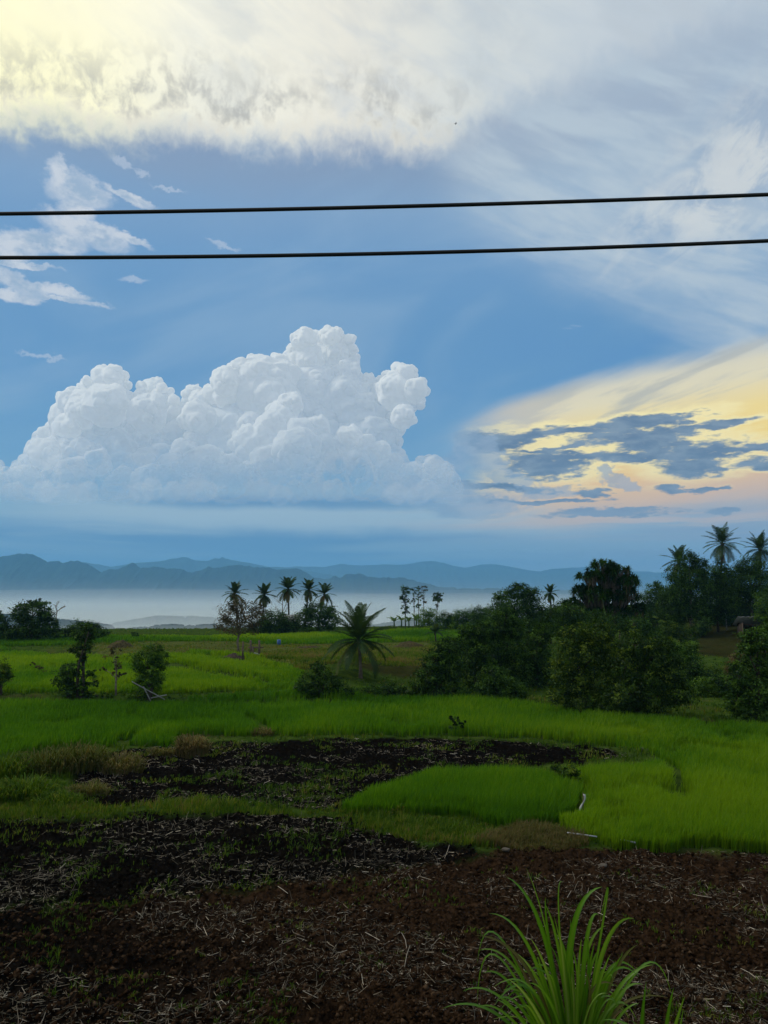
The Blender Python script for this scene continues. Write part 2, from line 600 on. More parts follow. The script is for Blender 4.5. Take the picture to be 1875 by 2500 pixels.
def simple_mat(name, c, rough=0.9, spec=0.2, var=0.25, scale=8.0, metal=0.0):
    """Principled with a mottled base colour."""
    m, g, nt = mat_new(name)
    out = g.node('ShaderNodeOutputMaterial')
    b = g.node('ShaderNodeBsdfPrincipled')
    tc = g.node('ShaderNodeTexCoord')
    n = g.noise(E(g, tc.outputs['Object']), scale, 5, 0.6)
    lo = tuple(v * (1 - var) for v in c)
    hi = tuple(v * (1 + var) for v in c)
    col = g.mix(g.ss(n, 0.3, 0.7), lo, hi)
    g.put(b.inputs['Base Color'], col)
    b.inputs['Roughness'].default_value = rough
    b.inputs['Specular IOR Level'].default_value = spec
    b.inputs['Metallic'].default_value = metal
    nt.links.new(b.outputs[0], out.inputs[0])
    return m


def leaf_mat(name, stops, trans=0.45, gloss=0.06, rough=0.5, patch=0.0, pcol=None, pscale=0.5):
    """Leaf material: colour runs along 'tint' (a per-leaf number), light also passes through."""
    m, g, nt = mat_new(name)
    out = g.node('ShaderNodeOutputMaterial')
    at_ = g.node('ShaderNodeAttribute', attribute_name='tint')
    col = g.ramp(E(g, at_.outputs['Fac']), stops, 'LINEAR')
    if patch > 0:
        tc = g.node('ShaderNodeTexCoord')
        n = g.noise(E(g, tc.outputs['Object']), pscale, 4, 0.6)
        col = g.mix(g.ss(n, 0.45, 0.65) * patch, col, pcol)
    d = g.node('ShaderNodeBsdfDiffuse')
    t = g.node('ShaderNodeBsdfTranslucent')
    gl = g.node('ShaderNodeBsdfGlossy')
    gl.inputs['Roughness'].default_value = rough
    gl.inputs['Color'].default_value = (0.8, 0.9, 0.8, 1)
    g.put(d.inputs['Color'], col)
    tcol = g.mix(1.0, col, (1.25, 1.15, 0.5), 'MULTIPLY')
    g.put(t.inputs['Color'], tcol)
    m1 = g.node('ShaderNodeMixShader'); m1.inputs[0].default_value = trans
    nt.links.new(d.outputs[0], m1.inputs[1]); nt.links.new(t.outputs[0], m1.inputs[2])
    m2 = g.node('ShaderNodeMixShader'); m2.inputs[0].default_value = gloss
    nt.links.new(m1.outputs[0], m2.inputs[1]); nt.links.new(gl.outputs[0], m2.inputs[2])
    nt.links.new(m2.outputs[0], out.inputs[0])
    return m


def quads_grid(nr, nc):
    i = np.arange(nr - 1)[:, None] * nc + np.arange(nc - 1)[None, :]
    return np.stack([i, i + 1, i + nc + 1, i + nc], -1).reshape(-1, 4)
# ------------------------------------------------------------------ the towering cumulus beyond the mountains
def build_cumulus():
    rng = np.random.default_rng(11)
    D0 = 15000.0
    mpp = D0 / F_PX
    outline = [(-260, 1225), (-300, 1120), (-180, 1050), (-90, 1075), (-20, 1100), (5, 1125), (25, 1146), (38, 1121), (72, 1087), (91, 1049), (122, 1032), (120, 1007), (143, 965), (190, 935), (236, 897), (274, 889), (312, 914), (318, 935), (325, 973),
               (333, 935), (367, 914), (401, 935), (434, 961), (441, 1020), (446, 958), (468, 927), (491, 931), (494, 956), (523, 910), (561, 891), (591, 868), (624, 864), (650, 876), (692, 868), (705, 838), (723, 809), (745, 800), (770, 805),
               (788, 807), (813, 794), (831, 801), (853, 809), (868, 827), (875, 852), (871, 874), (889, 899), (915, 924), (929, 917), (944, 895), (962, 883), (980, 892), (1001, 888), (1030, 903), (1032, 928), (1052, 950), (1056, 961),
               (1038, 975), (1038, 997), (1009, 1018), (994, 1047), (980, 1065), (991, 1109), (1012, 1131), (1052, 1105), (1103, 1134), (1125, 1180), (1130, 1215)]
    # base spheres: (px, py, depth in px units, r)
    base = []
    n_try = 0
    P = np.array(outline)
    xs = rng.uniform(-300, 1130, 9000)
    ys = rng.uniform(795, 1222, 9000)
    ins = in_poly(xs, ys, outline)
    dist = poly_dist(xs, ys, outline[:-1] + [outline[-1]], closed=False)
    dist = np.minimum(dist, np.maximum(1235 - ys, 12))
    order = rng.permutation(len(xs))
    kept = []
    for i in order:
        if not ins[i]:
            continue
        r = min(dist[i] * 0.98, rng.choice([26, 38, 60, 85]))
        if r < 9:
            continue
        ok = True
        for (a, b, c_, q) in kept:
            if (a - xs[i]) ** 2 + (b - ys[i]) ** 2 < (0.50 * (q + r) if r > 20 else 0.62 * (q + r)) ** 2:
                ok = False
                break
        if ok:
            # the farther down, the farther forward: towers lean back
            dep = (ys[i] - 1000) / 220.0 * -75 + rng.normal(0, 38)
            kept.append((xs[i], ys[i], dep, r))
    # frontal billows seen against the body of the cloud
    for (a, b, r) in [(205, 1120, 40), (180, 1165, 42), (110, 1110, 34), (240, 1130, 30), (455, 1120, 36), (500, 1140, 46), (430, 1160, 45), (545, 1165, 48), (370, 1180, 40), (600, 1180, 45), (300, 1190, 40),
                      (645, 1070, 36), (615, 1090, 42), (690, 1015, 34), (710, 990, 26), (665, 1040, 32), (735, 1060, 34), (775, 1045, 26), (720, 1105, 50), (660, 1140, 44), (790, 1100, 34), (850, 1065, 22), (868, 1058, 16), (835, 1090, 26),
                      (890, 1098, 30), (925, 1110, 30), (815, 1130, 34), (870, 1140, 36), (950, 1150, 36), (780, 1160, 38), (1010, 1165, 30), (1060, 1140, 24), (1085, 1160, 22), (985, 1020, 26), (965, 960, 40), (1015, 955, 26), (60, 1180, 40), (0, 1190, 40), (200, 1010, 36), (165, 1040, 30), (260, 990, 50), (360, 1010, 44)]:
        kept.append((a, b, -150 - (b - 1000) * 0.35 + rng.normal(0, 18), r))
    # flat base row
    for x in np.arange(-240, 1110, 34):
        kept.append((x + rng.normal(0, 8), 1208 + rng.normal(0, 5), -110 + rng.normal(0, 40), 24))
        kept.append((x + rng.normal(0, 8), 1206 + rng.normal(0, 5), 60 + rng.normal(0, 40), 24))
    # fractal cauliflower: children on the surface of each
    allS = [np.array(kept, float)]
    par = allS[0]

    def children(par, n, rlo, rhi, out):
        cs = []
        for (a, b, c, r) in par:
            if r < 7:
                continue
            k = max(4, int(n))
            d = rng.normal(size=(k, 3))
            d /= np.linalg.norm(d, axis=1)[:, None]
            d[:, 1] = np.where(d[:, 1] > 0.35, -d[:, 1], d[:, 1])      # py grows downward: keep the tops knobbly
            d[:, 2] = np.where(d[:, 2] > 0.5, -d[:, 2], d[:, 2])
            rr = r * rng.uniform(rlo, rhi, k)
            cs.append(np.stack([a + d[:, 0] * r * out, b + d[:, 1] * r * out, c + d[:, 2] * r * out, rr], 1))
        return np.concatenate(cs)
    c1 = children(par, 13, 0.28, 0.55, 0.70)
    ed = np.where(in_poly(c1[:, 0], c1[:, 1], outline), 1.0, 0.0)
    c1 = c1[(ed > 0) | (rng.random(len(c1)) < 0.65)]
    c2 = children(c1[c1[:, 3] > 7], 9, 0.28, 0.5, 0.78)
    S = np.concatenate([par, c1, c2])
    S = S[S[:, 1] - S[:, 3] * 0.3 < 1232]
    # unit icosphere
    bm = bmesh.new()
    bmesh.ops.create_icosphere(bm, subdivisions=2, radius=1.0)
    bm.verts.ensure_lookup_table()
    uv = np.array([v.co[:] for v in bm.verts])
    uf = np.array([[v.index for v in f.verts] for f in bm.faces])
    bm.free()
    # to world: lay px plane at distance D0 on the sphere of directions of the pixel
    pts = np.array([at(a, b, D0 + c * mpp) for a, b, c, r in S])
    rad = S[:, 3] * mpp
    V = (pts[:, None, :] + uv[None, :, :] * rad[:, None, None]).reshape(-1, 3)
    Fc = (uf[None, :, :] + (np.arange(len(S)) * len(uv))[:, None, None]).reshape(-1, 3)
    zb = at(0, 1222, D0)[2]
    V[:, 2] = np.where(V[:, 2] < zb, zb + (V[:, 2] - zb) * 0.12, V[:, 2])

    m, g, nt = mat_new('cloud_vapour')
    out = g.node('ShaderNodeOutputMaterial')
    geo = g.node('ShaderNodeNewGeometry')
    sp = g.node('ShaderNodeSeparateXYZ')
    nt.links.new(geo.outputs['Position'], sp.inputs[0])
    # light scatters deep inside a cloud, so its shading follows a softened surface direction
    vm = g.node('ShaderNodeVectorMath', operation='MULTIPLY_ADD')
    nt.links.new(geo.outputs['Normal'], vm.inputs[0]); vm.inputs[1].default_value = (0.8, 0.8, 0.8); vm.inputs[2].default_value = (-0.12, 0.0, 0.22)
    vn = g.node('ShaderNodeVectorMath', operation='NORMALIZE'); nt.links.new(vm.outputs[0], vn.inputs[0])
    d = g.node('ShaderNodeBsdfDiffuse'); nt.links.new(vn.outputs[0], d.inputs['Normal']); d.inputs['Color'].default_value = (0.97, 0.98, 0.99, 1)
    t = g.node('ShaderNodeBsdfTranslucent'); t.inputs['Color'].default_value = (0.97, 0.98, 0.99, 1)
    mx = g.node('ShaderNodeMixShader'); mx.inputs[0].default_value = 0.45
    nt.links.new(d.outputs[0], mx.inputs[1]); nt.links.new(t.outputs[0], mx.inputs[2])
    tr = g.node('ShaderNodeBsdfTransparent')
    hz = E(g, sp.outputs[2])
    n = g.noise(E(g, geo.outputs['Position']), 0.0011, 5, 0.6)
    # fades to clear toward its flat base, imitating haze over the lower cloud
    zt = at(0, 1040, D0)[2]
    thin = g.ss(hz + (n - 0.5) * 900, zb - 250, zb + 1900, 0.94, 0.02)
    lw = g.node('ShaderNodeLayerWeight'); lw.inputs[0].default_value = 0.5
    fac = (thin).max(g.ss(E(g, lw.outputs['Facing']), 0.80, 1.0) * 0.45)
    m2 = g.node('ShaderNodeMixShader')
    g.put(m2.inputs[0], fac)
    nt.links.new(mx.outputs[0], m2.inputs[1]); nt.links.new(tr.outputs[0], m2.inputs[2])
    nt.links.new(m2.outputs[0], out.inputs[0])

    c = np.array(at(450, 1222, D0))
    o = mesh_np('cumulus_cloud', V - c, Fc, m, None, True)
    o.location = c
    rm = o.modifiers.new('merge', 'REMESH')
    rm.mode = 'VOXEL'
    rm.voxel_size = 1.5 * mpp
    rm.use_smooth_shade = True
    sm = o.modifiers.new('soften', 'SMOOTH')
    sm.factor = 0.5
    sm.iterations = 2
    tag(o, 'huge white cumulus cloud with cauliflower towers standing over the mountains', 'cloud')
    sm.iterations = 5
    dg = bpy.context.evaluated_depsgraph_get()
    me2 = bpy.data.meshes.new_from_object(o.evaluated_get(dg))
    o.modifiers.clear()
    old = o.data
    o.data = me2
    me2.name = 'cumulus_cloud'
    nv = len(me2.vertices)
    co = np.zeros(nv * 3, np.float32); no = np.zeros(nv * 3, np.float32)
    me2.vertices.foreach_get('co', co); me2.vertex_normals.foreach_get('vector', no)
    co = co.reshape(-1, 3); no = no.reshape(-1, 3)
    q = co / mpp
    dsp = 0.0
    for sc_, am in ((34, 9.0), (15, 2.5)):
        n_ = vnoise(q[:, 0] / sc_, q[:, 1] / sc_, q[:, 2] / sc_, seed=int(sc_))
        dsp = dsp + am * (0.5 - np.abs(n_ - 0.5) * 2)
    co = co + no * (dsp * mpp)[:, None]
    me2.vertices.foreach_set('co', co.astype(np.float32).ravel())
    me2.update()
    bpy.data.meshes.remove(old)
    print('cumulus faces', len(me2.polygons), 'spheres', len(S))
    return o


build_cumulus()
# ------------------------------------------------------------------ terrain
EMB = np.array([(-400, 4.2), (2.4, 4.2), (4, 3.2), (6, 1.95), (8, 0.85), (9.8, 0.08), (10.9, 0.0), (20000, 0.0)])


# low terrace risers between the left paddies: (from x, y, to x, y, height, run before, run after)
STEPS = [(-21.0, 62.0, -6.5, 45.6, 0.34, -3, 1), (-16.0, 64.0, -4.5, 52.0, 0.30, -8, 3), (-44.0, 76.0, -23.0, 70.0, 0.35, -20, 5), (-30.0, 41.5, -6.0, 40.6, 0.30, -20, 6)]


def edge_y(x):
    """Distance at which the fields end and the land falls to the valley."""
    return 121 + 0.10 * np.asarray(x) + 5 * np.sin(np.asarray(x) * 0.045) + 70 * sstep(np.asarray(x), 16, 60)


def H(x, y):
    x = np.asarray(x, float); y = np.asarray(y, float)
    z = np.interp(y, EMB[:, 0], EMB[:, 1])
    z = z + 2.2 * sstep(y, 52, 110) * sstep(x, 18, 46)
    e = edge_y(x)
    drop = sstep(y, e, e + 330)
    z = z - 85 * drop + drop * 9 * (fbm(x * 0.004, y * 0.004, oct=3, seed=5) - 0.5)
    for (ax, ay, bx, by, st, x0, x1) in STEPS:
        L = math.hypot(bx - ax, by - ay)
        s = ((x - ax) * -(by - ay) + (y - ay) * (bx - ax)) / L
        u = ((x - ax) * (bx - ax) + (y - ay) * (by - ay)) / L
        wob = 0.8 * np.sin(u * 0.35) + 0.4 * np.sin(u * 0.9 + 1)
        z = z + st * sstep(s + wob, -0.3, 0.3) * sstep(u, x0, x0 + 3) * (1 - sstep(u, L + x1 - 3, L + x1)) * (1 - sstep(s, 14, 26))
    z = z + 0.10 * (fbm(x * 0.08, y * 0.08, oct=3, seed=9) - 0.5) * sstep(y, 11, 18)
    return z


def ground_at(px, py):
    d = ray(px, py)
    ys = np.concatenate([np.arange(1.5, 40, 0.02), np.arange(40, 420, 0.1)])
    k = ys / d[1]
    z = CAM_Z + d[2] * k
    hz = H(d[0] * k, ys)
    i = np.argmax(z <= hz)
    if not z[i] <= hz[i]:
        i = len(ys) - 1
    return np.array([d[0] * k[i], ys[i], hz[i]])


def proj(x, y, z):
    """World -> photograph pixel."""
    zz = z - CAM_Z
    f = y * CP + zz * SP
    u = -y * SP + zz * CP
    f = np.where(f < 0.2, 0.2, f)
    return W / 2 + F_PX * x / f, H_PX / 2 - F_PX * u / f


# field outlines: corners picked on the ground, given here by where the photo shows them, turned into metres at once
def gp(pts):
    return [tuple(ground_at(*p)[:2]) for p in pts]


def flat_gp(pts):
    o = []
    for p in pts:
        d = ray(*p)
        k = -CAM_Z / min(d[2], -0.012)
        o.append((d[0] * k, d[1] * k))
    return o


F_SOIL_UP = flat_gp([(190, 1960), (165, 1925), (215, 1862), (330, 1826), (520, 1812), (700, 1806), (1000, 1803), (1250, 1808), (1500, 1830), (1555, 1846), (1480, 1856), (1330, 1862), (1200, 1872), (1060, 1882), (955, 1912), (870, 1960), (825, 1978), (700, 1975), (500, 1952), (300, 1962)])
F_RICE_MID = flat_gp([(835, 1985), (885, 1958), (965, 1924), (1075, 1900), (1200, 1898), (1330, 1908), (1396, 1926), (1402, 1960), (1365, 2010), (1240, 2018), (1100, 1992), (900, 1985)])
F_RICE_RIGHT = flat_gp([(1392, 2046), (1500, 2069), (1640, 2077), (1875, 2081), (2500, 2088), (2500, 1800), (1875, 1782), (1700, 1766), (1560, 1754), (1400, 1742), (1250, 1720), (1100, 1708), (700, 1710), (420, 1724), (0, 1722), (-420, 1722), (-420, 1860), (0, 1848), (110, 1834), (230, 1820), (400, 1822), (462, 1800), (640, 1797), (1000, 1797), (1250, 1802), (1500, 1824), (1575, 1838), (1590, 1862), (1570, 1886), (1450, 1892), (1380, 1900), (1375, 1906), (1416, 1930), (1418, 1962), (1385, 2020)])
F_RICE_LEFT = flat_gp([(-420, 1600), (0, 1592), (200, 1606), (300, 1609), (420, 1611), (486, 1612), (560, 1622), (650, 1640), (735, 1660), (740, 1690), (700, 1700), (420, 1708), (0, 1704), (-420, 1704)])
F_RICE_FAR = flat_gp([(-420, 1572), (0, 1571), (100, 1566), (300, 1559), (500, 1557), (800, 1548), (1125, 1534), (1125, 1563), (1040, 1566), (800, 1572), (500, 1573), (360, 1573), (180, 1585), (0, 1588), (-420, 1590)])
F_STUBBLE = flat_gp([(180, 1584), (360, 1573), (520, 1573), (800, 1573), (1040, 1566), (1060, 1580), (900, 1600), (780, 1604), (640, 1620), (560, 1620), (480, 1609), (280, 1607), (160, 1600)])
F_PASTURE = flat_gp([(620, 1622), (780, 1603), (900, 1598), (1060, 1580), (1070, 1625), (1030, 1640), (860, 1650), (735, 1658), (650, 1638)])
F_SOIL_MID = flat_gp([(850, 1652), (900, 1641), (960, 1634), (1040, 1622), (1080, 1622), (1080, 1656), (900, 1657)])
F_SOIL_LOW = flat_gp([(-500, 2004), (0, 1996), (250, 1990), (420, 1985), (620, 1990), (800, 1995), (860, 2010), (980, 2050), (1150, 2062), (1180, 2075), (1000, 2115), (700, 2160), (400, 2190), (0, 2210), (-500, 2210)])
F_DRY = flat_gp([(1180, 2062), (1230, 2036), (1300, 2026), (1390, 2048), (1420, 2062), (1300, 2075)])
F_GREEN_STRIP = flat_gp([(-500, 1870), (0, 1880), (150, 1960), (300, 1962), (500, 1952), (700, 1975), (830, 1972), (1100, 1992), (1240, 2020), (1300, 2026), (1200, 2062), (1150, 2062), (980, 2050), (860, 2010), (800, 1995), (420, 1985), (250, 1990), (0, 1998), (-500, 2004)])
BUNDS = [flat_gp([(395, 1640), (520, 1662), (660, 1692)]), flat_gp([(486, 1621), (560, 1634), (640, 1650), (728, 1664)]), flat_gp([(-420, 1630), (0, 1628), (150, 1640), (260, 1660)]),
         flat_gp([(1572, 1838), (1610, 1868), (1640, 1900), (1660, 1935)]), flat_gp([(600, 1757), (640, 1775), (648, 1797)]), flat_gp([(-420, 1742), (0, 1748), (200, 1752), (460, 1778)]), flat_gp([(1410, 1900), (1350, 1872)])]
BUNDS += [flat_gp([(1000, 1738), (1120, 1744), (1230, 1740)]), flat_gp([(760, 1722), (960, 1728)]), flat_gp([(1640, 1960), (1700, 1990), (1690, 2040)]), flat_gp([(1690, 1830), (1875, 1850)])]
BUND_W = [0.9, 0.8, 0.9, 0.45, 0.55, 0.35, 0.4, 0.4, 0.35, 0.12, 0.15]


def soil_masks(x, y):
    """Cover of black soil, brown soil, dry litter and bare stubble at each ground point."""
    d = np.hypot(x, y)
    wx = x + (fbm(x * 0.9, y * 0.9, oct=3, seed=31) - 0.5) * 1.3
    wy = y + (fbm(x * 0.9, y * 0.9, oct=3, seed=37) - 0.5) * 1.3

    def m(poly, soft=0.22):
        i = in_poly(wx, wy, poly)
        dist = poly_dist(wx, wy, poly)
        return sstep(np.where(i, dist, -dist), -soft, soft)
    up = m(F_SOIL_UP)
    low = m(F_SOIL_LOW)
    front = sstep(np.where(in_poly(wx, wy, F_FRONT), 1.0, -1.0) * poly_dist(wx, wy, F_FRONT), -0.25, 0.25) * (1 - low)
    mid = m(F_SOIL_MID, 0.5)
    hill = m(F_HILL, 1.0)
    brown_side = sstep(x + (fbm(x * .3, y * .3, oct=3, seed=3) - .5) * 4 + (y - 14) * 0.55, -7.0, 0.5)
    black = np.maximum.reduce([up, low, front * (1 - brown_side)])
    brown = np.maximum.reduce([front * brown_side, mid * 0.7, hill * 0.7])
    dry = np.maximum(m(F_DRY), m(F_STUBBLE, 0.8) * 0.75)
    return black, brown, dry, m(F_PASTURE, 1.0)


F_FRONT = flat_gp([(-900, 2205), (0, 2205), (400, 2185), (700, 2150), (1000, 2108), (1160, 2078), (1290, 2072), (1450, 2062), (1560, 2072), (1640, 2076), (1875, 2080), (2700, 2090), (2700, 2600), (-900, 2600)])
F_HILL = [tuple(at(px, py, yy)[:2]) for px, py, yy in [(1675, 1560, 108), (1800, 1555, 108), (2100, 1555, 108), (2100, 1640, 66), (1800, 1630, 66), (1700, 1620, 70)]]


def clods(x, y):
    a = fbm(x * 2.2, y * 2.2, oct=5, seed=71, rough=0.62)
    b = np.abs(fbm(x * 6.1, y * 6.1, oct=3, seed=72, rough=0.6) - 0.5) * 2
    fur = np.sin((y * 0.98 + x * 0.12) * 2 * PI / 0.95 + 2.2 * (fbm(x * .35, y * .35, oct=2, seed=4) - 0.5) * 4)
    c = np.abs(fbm(x * 13.0, y * 13.0, oct=2, seed=75, rough=0.6) - 0.5) * 2
    return (a - 0.5) * 0.34 - b * 0.10 - c * 0.05 + fur * 0.04


def build_ground():
    s_in = np.linspace(-0.64, 0.64, 641)
    s_out = 0.64 * np.exp(np.linspace(0.03, 4.6, 46))
    s = np.concatenate([-s_out[::-1], s_in, s_out])
    ys = [-420, -260, -150, -80, -40, -20, -10, -5, -2, 0, 1, 2]
    ys += list(np.arange(2.4, 10.4, 0.18))
    y = 10.4
    while y < 135:
        ys.append(y); y *= 1.0034
    while y < 10600:
        ys.append(y); y *= 1.042
    ys = np.array(ys)
    wy_ = np.sqrt(np.maximum(ys, 0) ** 2 + 16)
    X = 9400 * np.tanh(s[None, :] * wy_[:, None] / 9400)
    Y = np.repeat(ys[:, None], len(s), 1)
    Z = H(X, Y)
    n = X.size
    black = np.zeros(n); brown = np.zeros(n); dry = np.zeros(n); past = np.zeros(n)
    xf, yf = X.ravel(), Y.ravel()
    near = (yf > 9) & (yf < 135) & (np.abs(xf) < yf * 0.75 + 4)
    b = soil_masks(xf[near], yf[near])
    black[near], brown[near], dry[near], past[near] = b
    Zf = Z.ravel().copy()
    amp = np.clip(black[near] + brown[near] + 0.3 * dry[near], 0, 1) * (1 - sstep(yf[near], 40, 75) * 0.6)
    Zf[near] += clods(xf[near], yf[near]) * amp + (fbm(xf[near] * 3, yf[near] * 3, oct=3, seed=8) - 0.5) * 0.08 * (1 - amp)

    m, g, nt = mat_new('ground_cover')
    out = g.node('ShaderNodeOutputMaterial')
    bs = g.node('ShaderNodeBsdfPrincipled')
    bs.inputs['Roughness'].default_value = 0.95
    bs.inputs['Specular IOR Level'].default_value = 0.0

    def attr(nm):
        return E(g, g.node('ShaderNodeAttribute', attribute_name=nm).outputs['Fac'])
    geo = g.node('ShaderNodeNewGeometry')
    P = E(g, geo.outputs['Position'])
    n1 = g.noise(P, 1.6, 6, 0.65)
    n2 = g.noise(P, 0.35, 5, 0.6)
    n3 = g.noise(P, 9.0, 5, 0.7)
    grass = g.mix(g.ss(n1, 0.35, 0.65), (0.022, 0.045, 0.007), (0.045, 0.075, 0.012))
    grass = g.mix(g.ss(n2, 0.52, 0.72) * 0.55, grass, (0.075, 0.058, 0.026))
    pastc = g.mix(g.ss(n1, 0.35, 0.65), (0.085, 0.115, 0.020), (0.15, 0.15, 0.045))
    col = g.mix(attr('pasture'), grass, pastc)
    dryc = g.mix(g.ss(n3, 0.35, 0.65), (0.040, 0.050, 0.012), (0.110, 0.115, 0.034))
    col = g.mix(attr('dry') * g.ss(n1, 0.28, 0.5), col, dryc)
    blk = g.mix(g.ss(n3, 0.35, 0.68), (0.0016, 0.0013, 0.0011), (0.0085, 0.0070, 0.0055))
    brn = g.mix(g.ss(n3, 0.35, 0.68), (0.0070, 0.0042, 0.0023), (0.036, 0.0205, 0.0115))
    ab, br_ = attr('black'), attr('brown')
    soil = g.mix((br_ / (ab + br_).max(0.001)).clamp(), blk, brn)
    col = g.mix((ab + br_).clamp(), col, soil)
    far = g.noise(P, 0.012, 6, 0.6)
    sp = g.node('ShaderNodeSeparateXYZ'); nt.links.new(geo.outputs['Position'], sp.inputs[0])
    val = g.mix(g.ss(far, 0.4, 0.6), (0.035, 0.06, 0.02), (0.07, 0.10, 0.04))
    col = g.mix(g.ss(E(g, sp.outputs[1]), 150, 260), col, val)
    g.put(bs.inputs['Base Color'], col)
    bp = g.node('ShaderNodeBump')
    bp.inputs['Strength'].default_value = 0.7
    bp.inputs['Distance'].default_value = 0.06
    g.put(bp.inputs['Height'], n3 + n1 * 0.7)
    nt.links.new(bp.outputs[0], bs.inputs['Normal'])
    nt.links.new(bs.outputs[0], out.inputs[0])
    o = mesh_np('ground', np.stack([xf, yf, Zf], 1), quads_grid(len(ys), len(s)), m, None, True,
                {'black': black, 'brown': brown, 'dry': dry, 'pasture': past})
    tag(o, kind='structure')
    print('ground verts', n)


build_ground()

# ------------------------------------------------------------------ mountains
def ridge(name, pts, D, depth, mat, seed, jag, zfoot=-95.0):
    pts = sorted(pts)
    px = np.arange(pts[0][0], pts[-1][0], 2.2)
    py = np.interp(px, [p[0] for p in pts], [p[1] for p in pts])
    py = py + jag * (fbm(px * 0.05, px * 0 + seed, oct=5, seed=seed, rough=0.75) - 0.5) * 2 - jag * 0.5 * (0.5 - np.abs(vnoise(px * 0.085, px * 0 + 7.7, seed=seed + 1) - 0.5) * 2)
    xs = (px - W / 2) / F_PX * D
    crest = np.array([at(a, b, D)[2] for a, b in zip(px, py)])
    xs = np.array([at(a, b, D)[0] for a, b in zip(px, py)])
    t = np.concatenate([np.linspace(0, 1, 46), np.linspace(1.05, 2, 14)])
    T, XX = np.meshgrid(t, xs, indexing='ij')
    CR = np.repeat(crest[None], len(t), 0)
    prof = np.where(T <= 1, 0.35 * T + 0.65 * T ** 1.7, 1 - (T - 1) * 0.75)
    Yv = D - depth * (1 - T)
    gul = fbm(XX * 0.006 + 3, Yv * 0.0018, oct=5, seed=seed + 3, rough=0.6) - 0.5
    bell = np.clip(np.where(T <= 1, 4 * T * (1 - T), 0.5), 0, 1)
    Z = zfoot + (CR - zfoot) * prof + gul * bell * (CR - zfoot) * 0.55
    Z = np.where(T <= 1, np.minimum(Z, zfoot + (CR - zfoot) * (0.25 + 0.75 * T)), Z)
    o = mesh_np(name, np.stack([XX.ravel(), Yv.ravel(), Z.ravel()], 1), quads_grid(len(t), len(xs)), mat, None, True)
    return tag(o, kind='structure')


def mountain_mat():
    m, g, nt = mat_new('forested_slope')
    out = g.node('ShaderNodeOutputMaterial')
    d = g.node('ShaderNodeBsdfDiffuse')
    geo = g.node('ShaderNodeNewGeometry')
    n = g.noise(E(g, geo.outputs['Position']), 0.012, 8, 0.65)
    g.put(d.inputs['Color'], g.mix(g.ss(n, 0.35, 0.65), (0.009, 0.022, 0.020), (0.022, 0.044, 0.034)))
    nt.links.new(d.outputs[0], out.inputs[0])
    return m


MM = mountain_mat()
ridge('mountain_ridge', [(-700, 1390), (-400, 1372), (-200, 1366), (-90, 1372), (0, 1361), (19, 1355), (49, 1352), (72, 1352), (94, 1361), (113, 1372), (130, 1369), (151, 1376), (170, 1370), (188, 1367), (203, 1374), (226, 1384), (247, 1397), (271, 1389), (294, 1389), (320, 1377), (339, 1385), (362, 1387), (380, 1384), (407, 1389), (437, 1389), (467, 1397), (490, 1395), (509, 1384), (527, 1389), (546, 1384), (580, 1379), (622, 1384), (680, 1390), (700, 1391), (722, 1386), (745, 1398), (767, 1411), (794, 1415), (820, 1405), (831, 1411), (847, 1403), (877, 1400), (896, 1407), (914, 1411), (971, 1409), (1009, 1416), (1035, 1424), (1065, 1432), (1130, 1437), (1200, 1436), (1290, 1445), (1400, 1440), (1550, 1446), (1800, 1450), (2500, 1455)],
      5200, 700, MM, 3, 5.0)
ridge('mountain_ridge', [(-700, 1400), (100, 1400), (190, 1372), (203, 1372), (271, 1384), (331, 1375), (377, 1372), (407, 1367), (448, 1360), (478, 1368), (508, 1370), (539, 1365), (565, 1368), (603, 1374), (650, 1383), (690, 1385), (740, 1392), (900, 1420), (1200, 1440), (2500, 1450)],
      8800, 900, MM, 8, 2.0)
ridge('mountain_ridge', [(-700, 1410), (400, 1400), (640, 1392), (726, 1383), (764, 1383), (794, 1384), (831, 1377), (877, 1381), (933, 1378), (990, 1379), (1027, 1372), (1054, 1370), (1084, 1374), (1103, 1381), (1136, 1387), (1176, 1379), (1211, 1377), (1244, 1383), (1271, 1389), (1320, 1396), (1342, 1389), (1407, 1386), (1440, 1383), (1500, 1392), (1650, 1400), (1875, 1402), (2500, 1395)],
      10300, 900, MM, 15, 1.8)

# ------------------------------------------------------------------ low wooded rises in the misty valley
def wooded_rise(pts, D, depth, seed, label, amp):
    pts = sorted(pts)
    px = np.arange(pts[0][0], pts[-1][0], 1.0)
    py = np.interp(px, [p[0] for p in pts], [p[1] for p in pts])
    C_ = np.array([at(a, b, D) for a, b in zip(px, py)])
    ny = 40
    t = np.linspace(-1, 1, ny)
    xs, cr = C_[:, 0], C_[:, 2]
    zf = float(H(0.0, D)) - 4
    T, XX = np.meshgrid(t, xs, indexing='ij')
    Yv = D + T * depth
    Z = zf + (cr[None] - zf) * (1 - T * T) ** 0.8
    k = 1 / (amp * 1.3)
    bump = np.abs(fbm(XX * k, Yv * k, oct=3, seed=seed, rough=0.55) - 0.5) * 2
    Z += (0.9 - bump * 1.6) * amp * (1 - np.abs(T) ** 4)
    o = mesh_np('wooded_rise', np.stack([XX.ravel(), Yv.ravel(), Z.ravel()], 1), quads_grid(ny, len(xs)), MM, None, True)
    tag(o, label, 'woodland', kind='stuff')


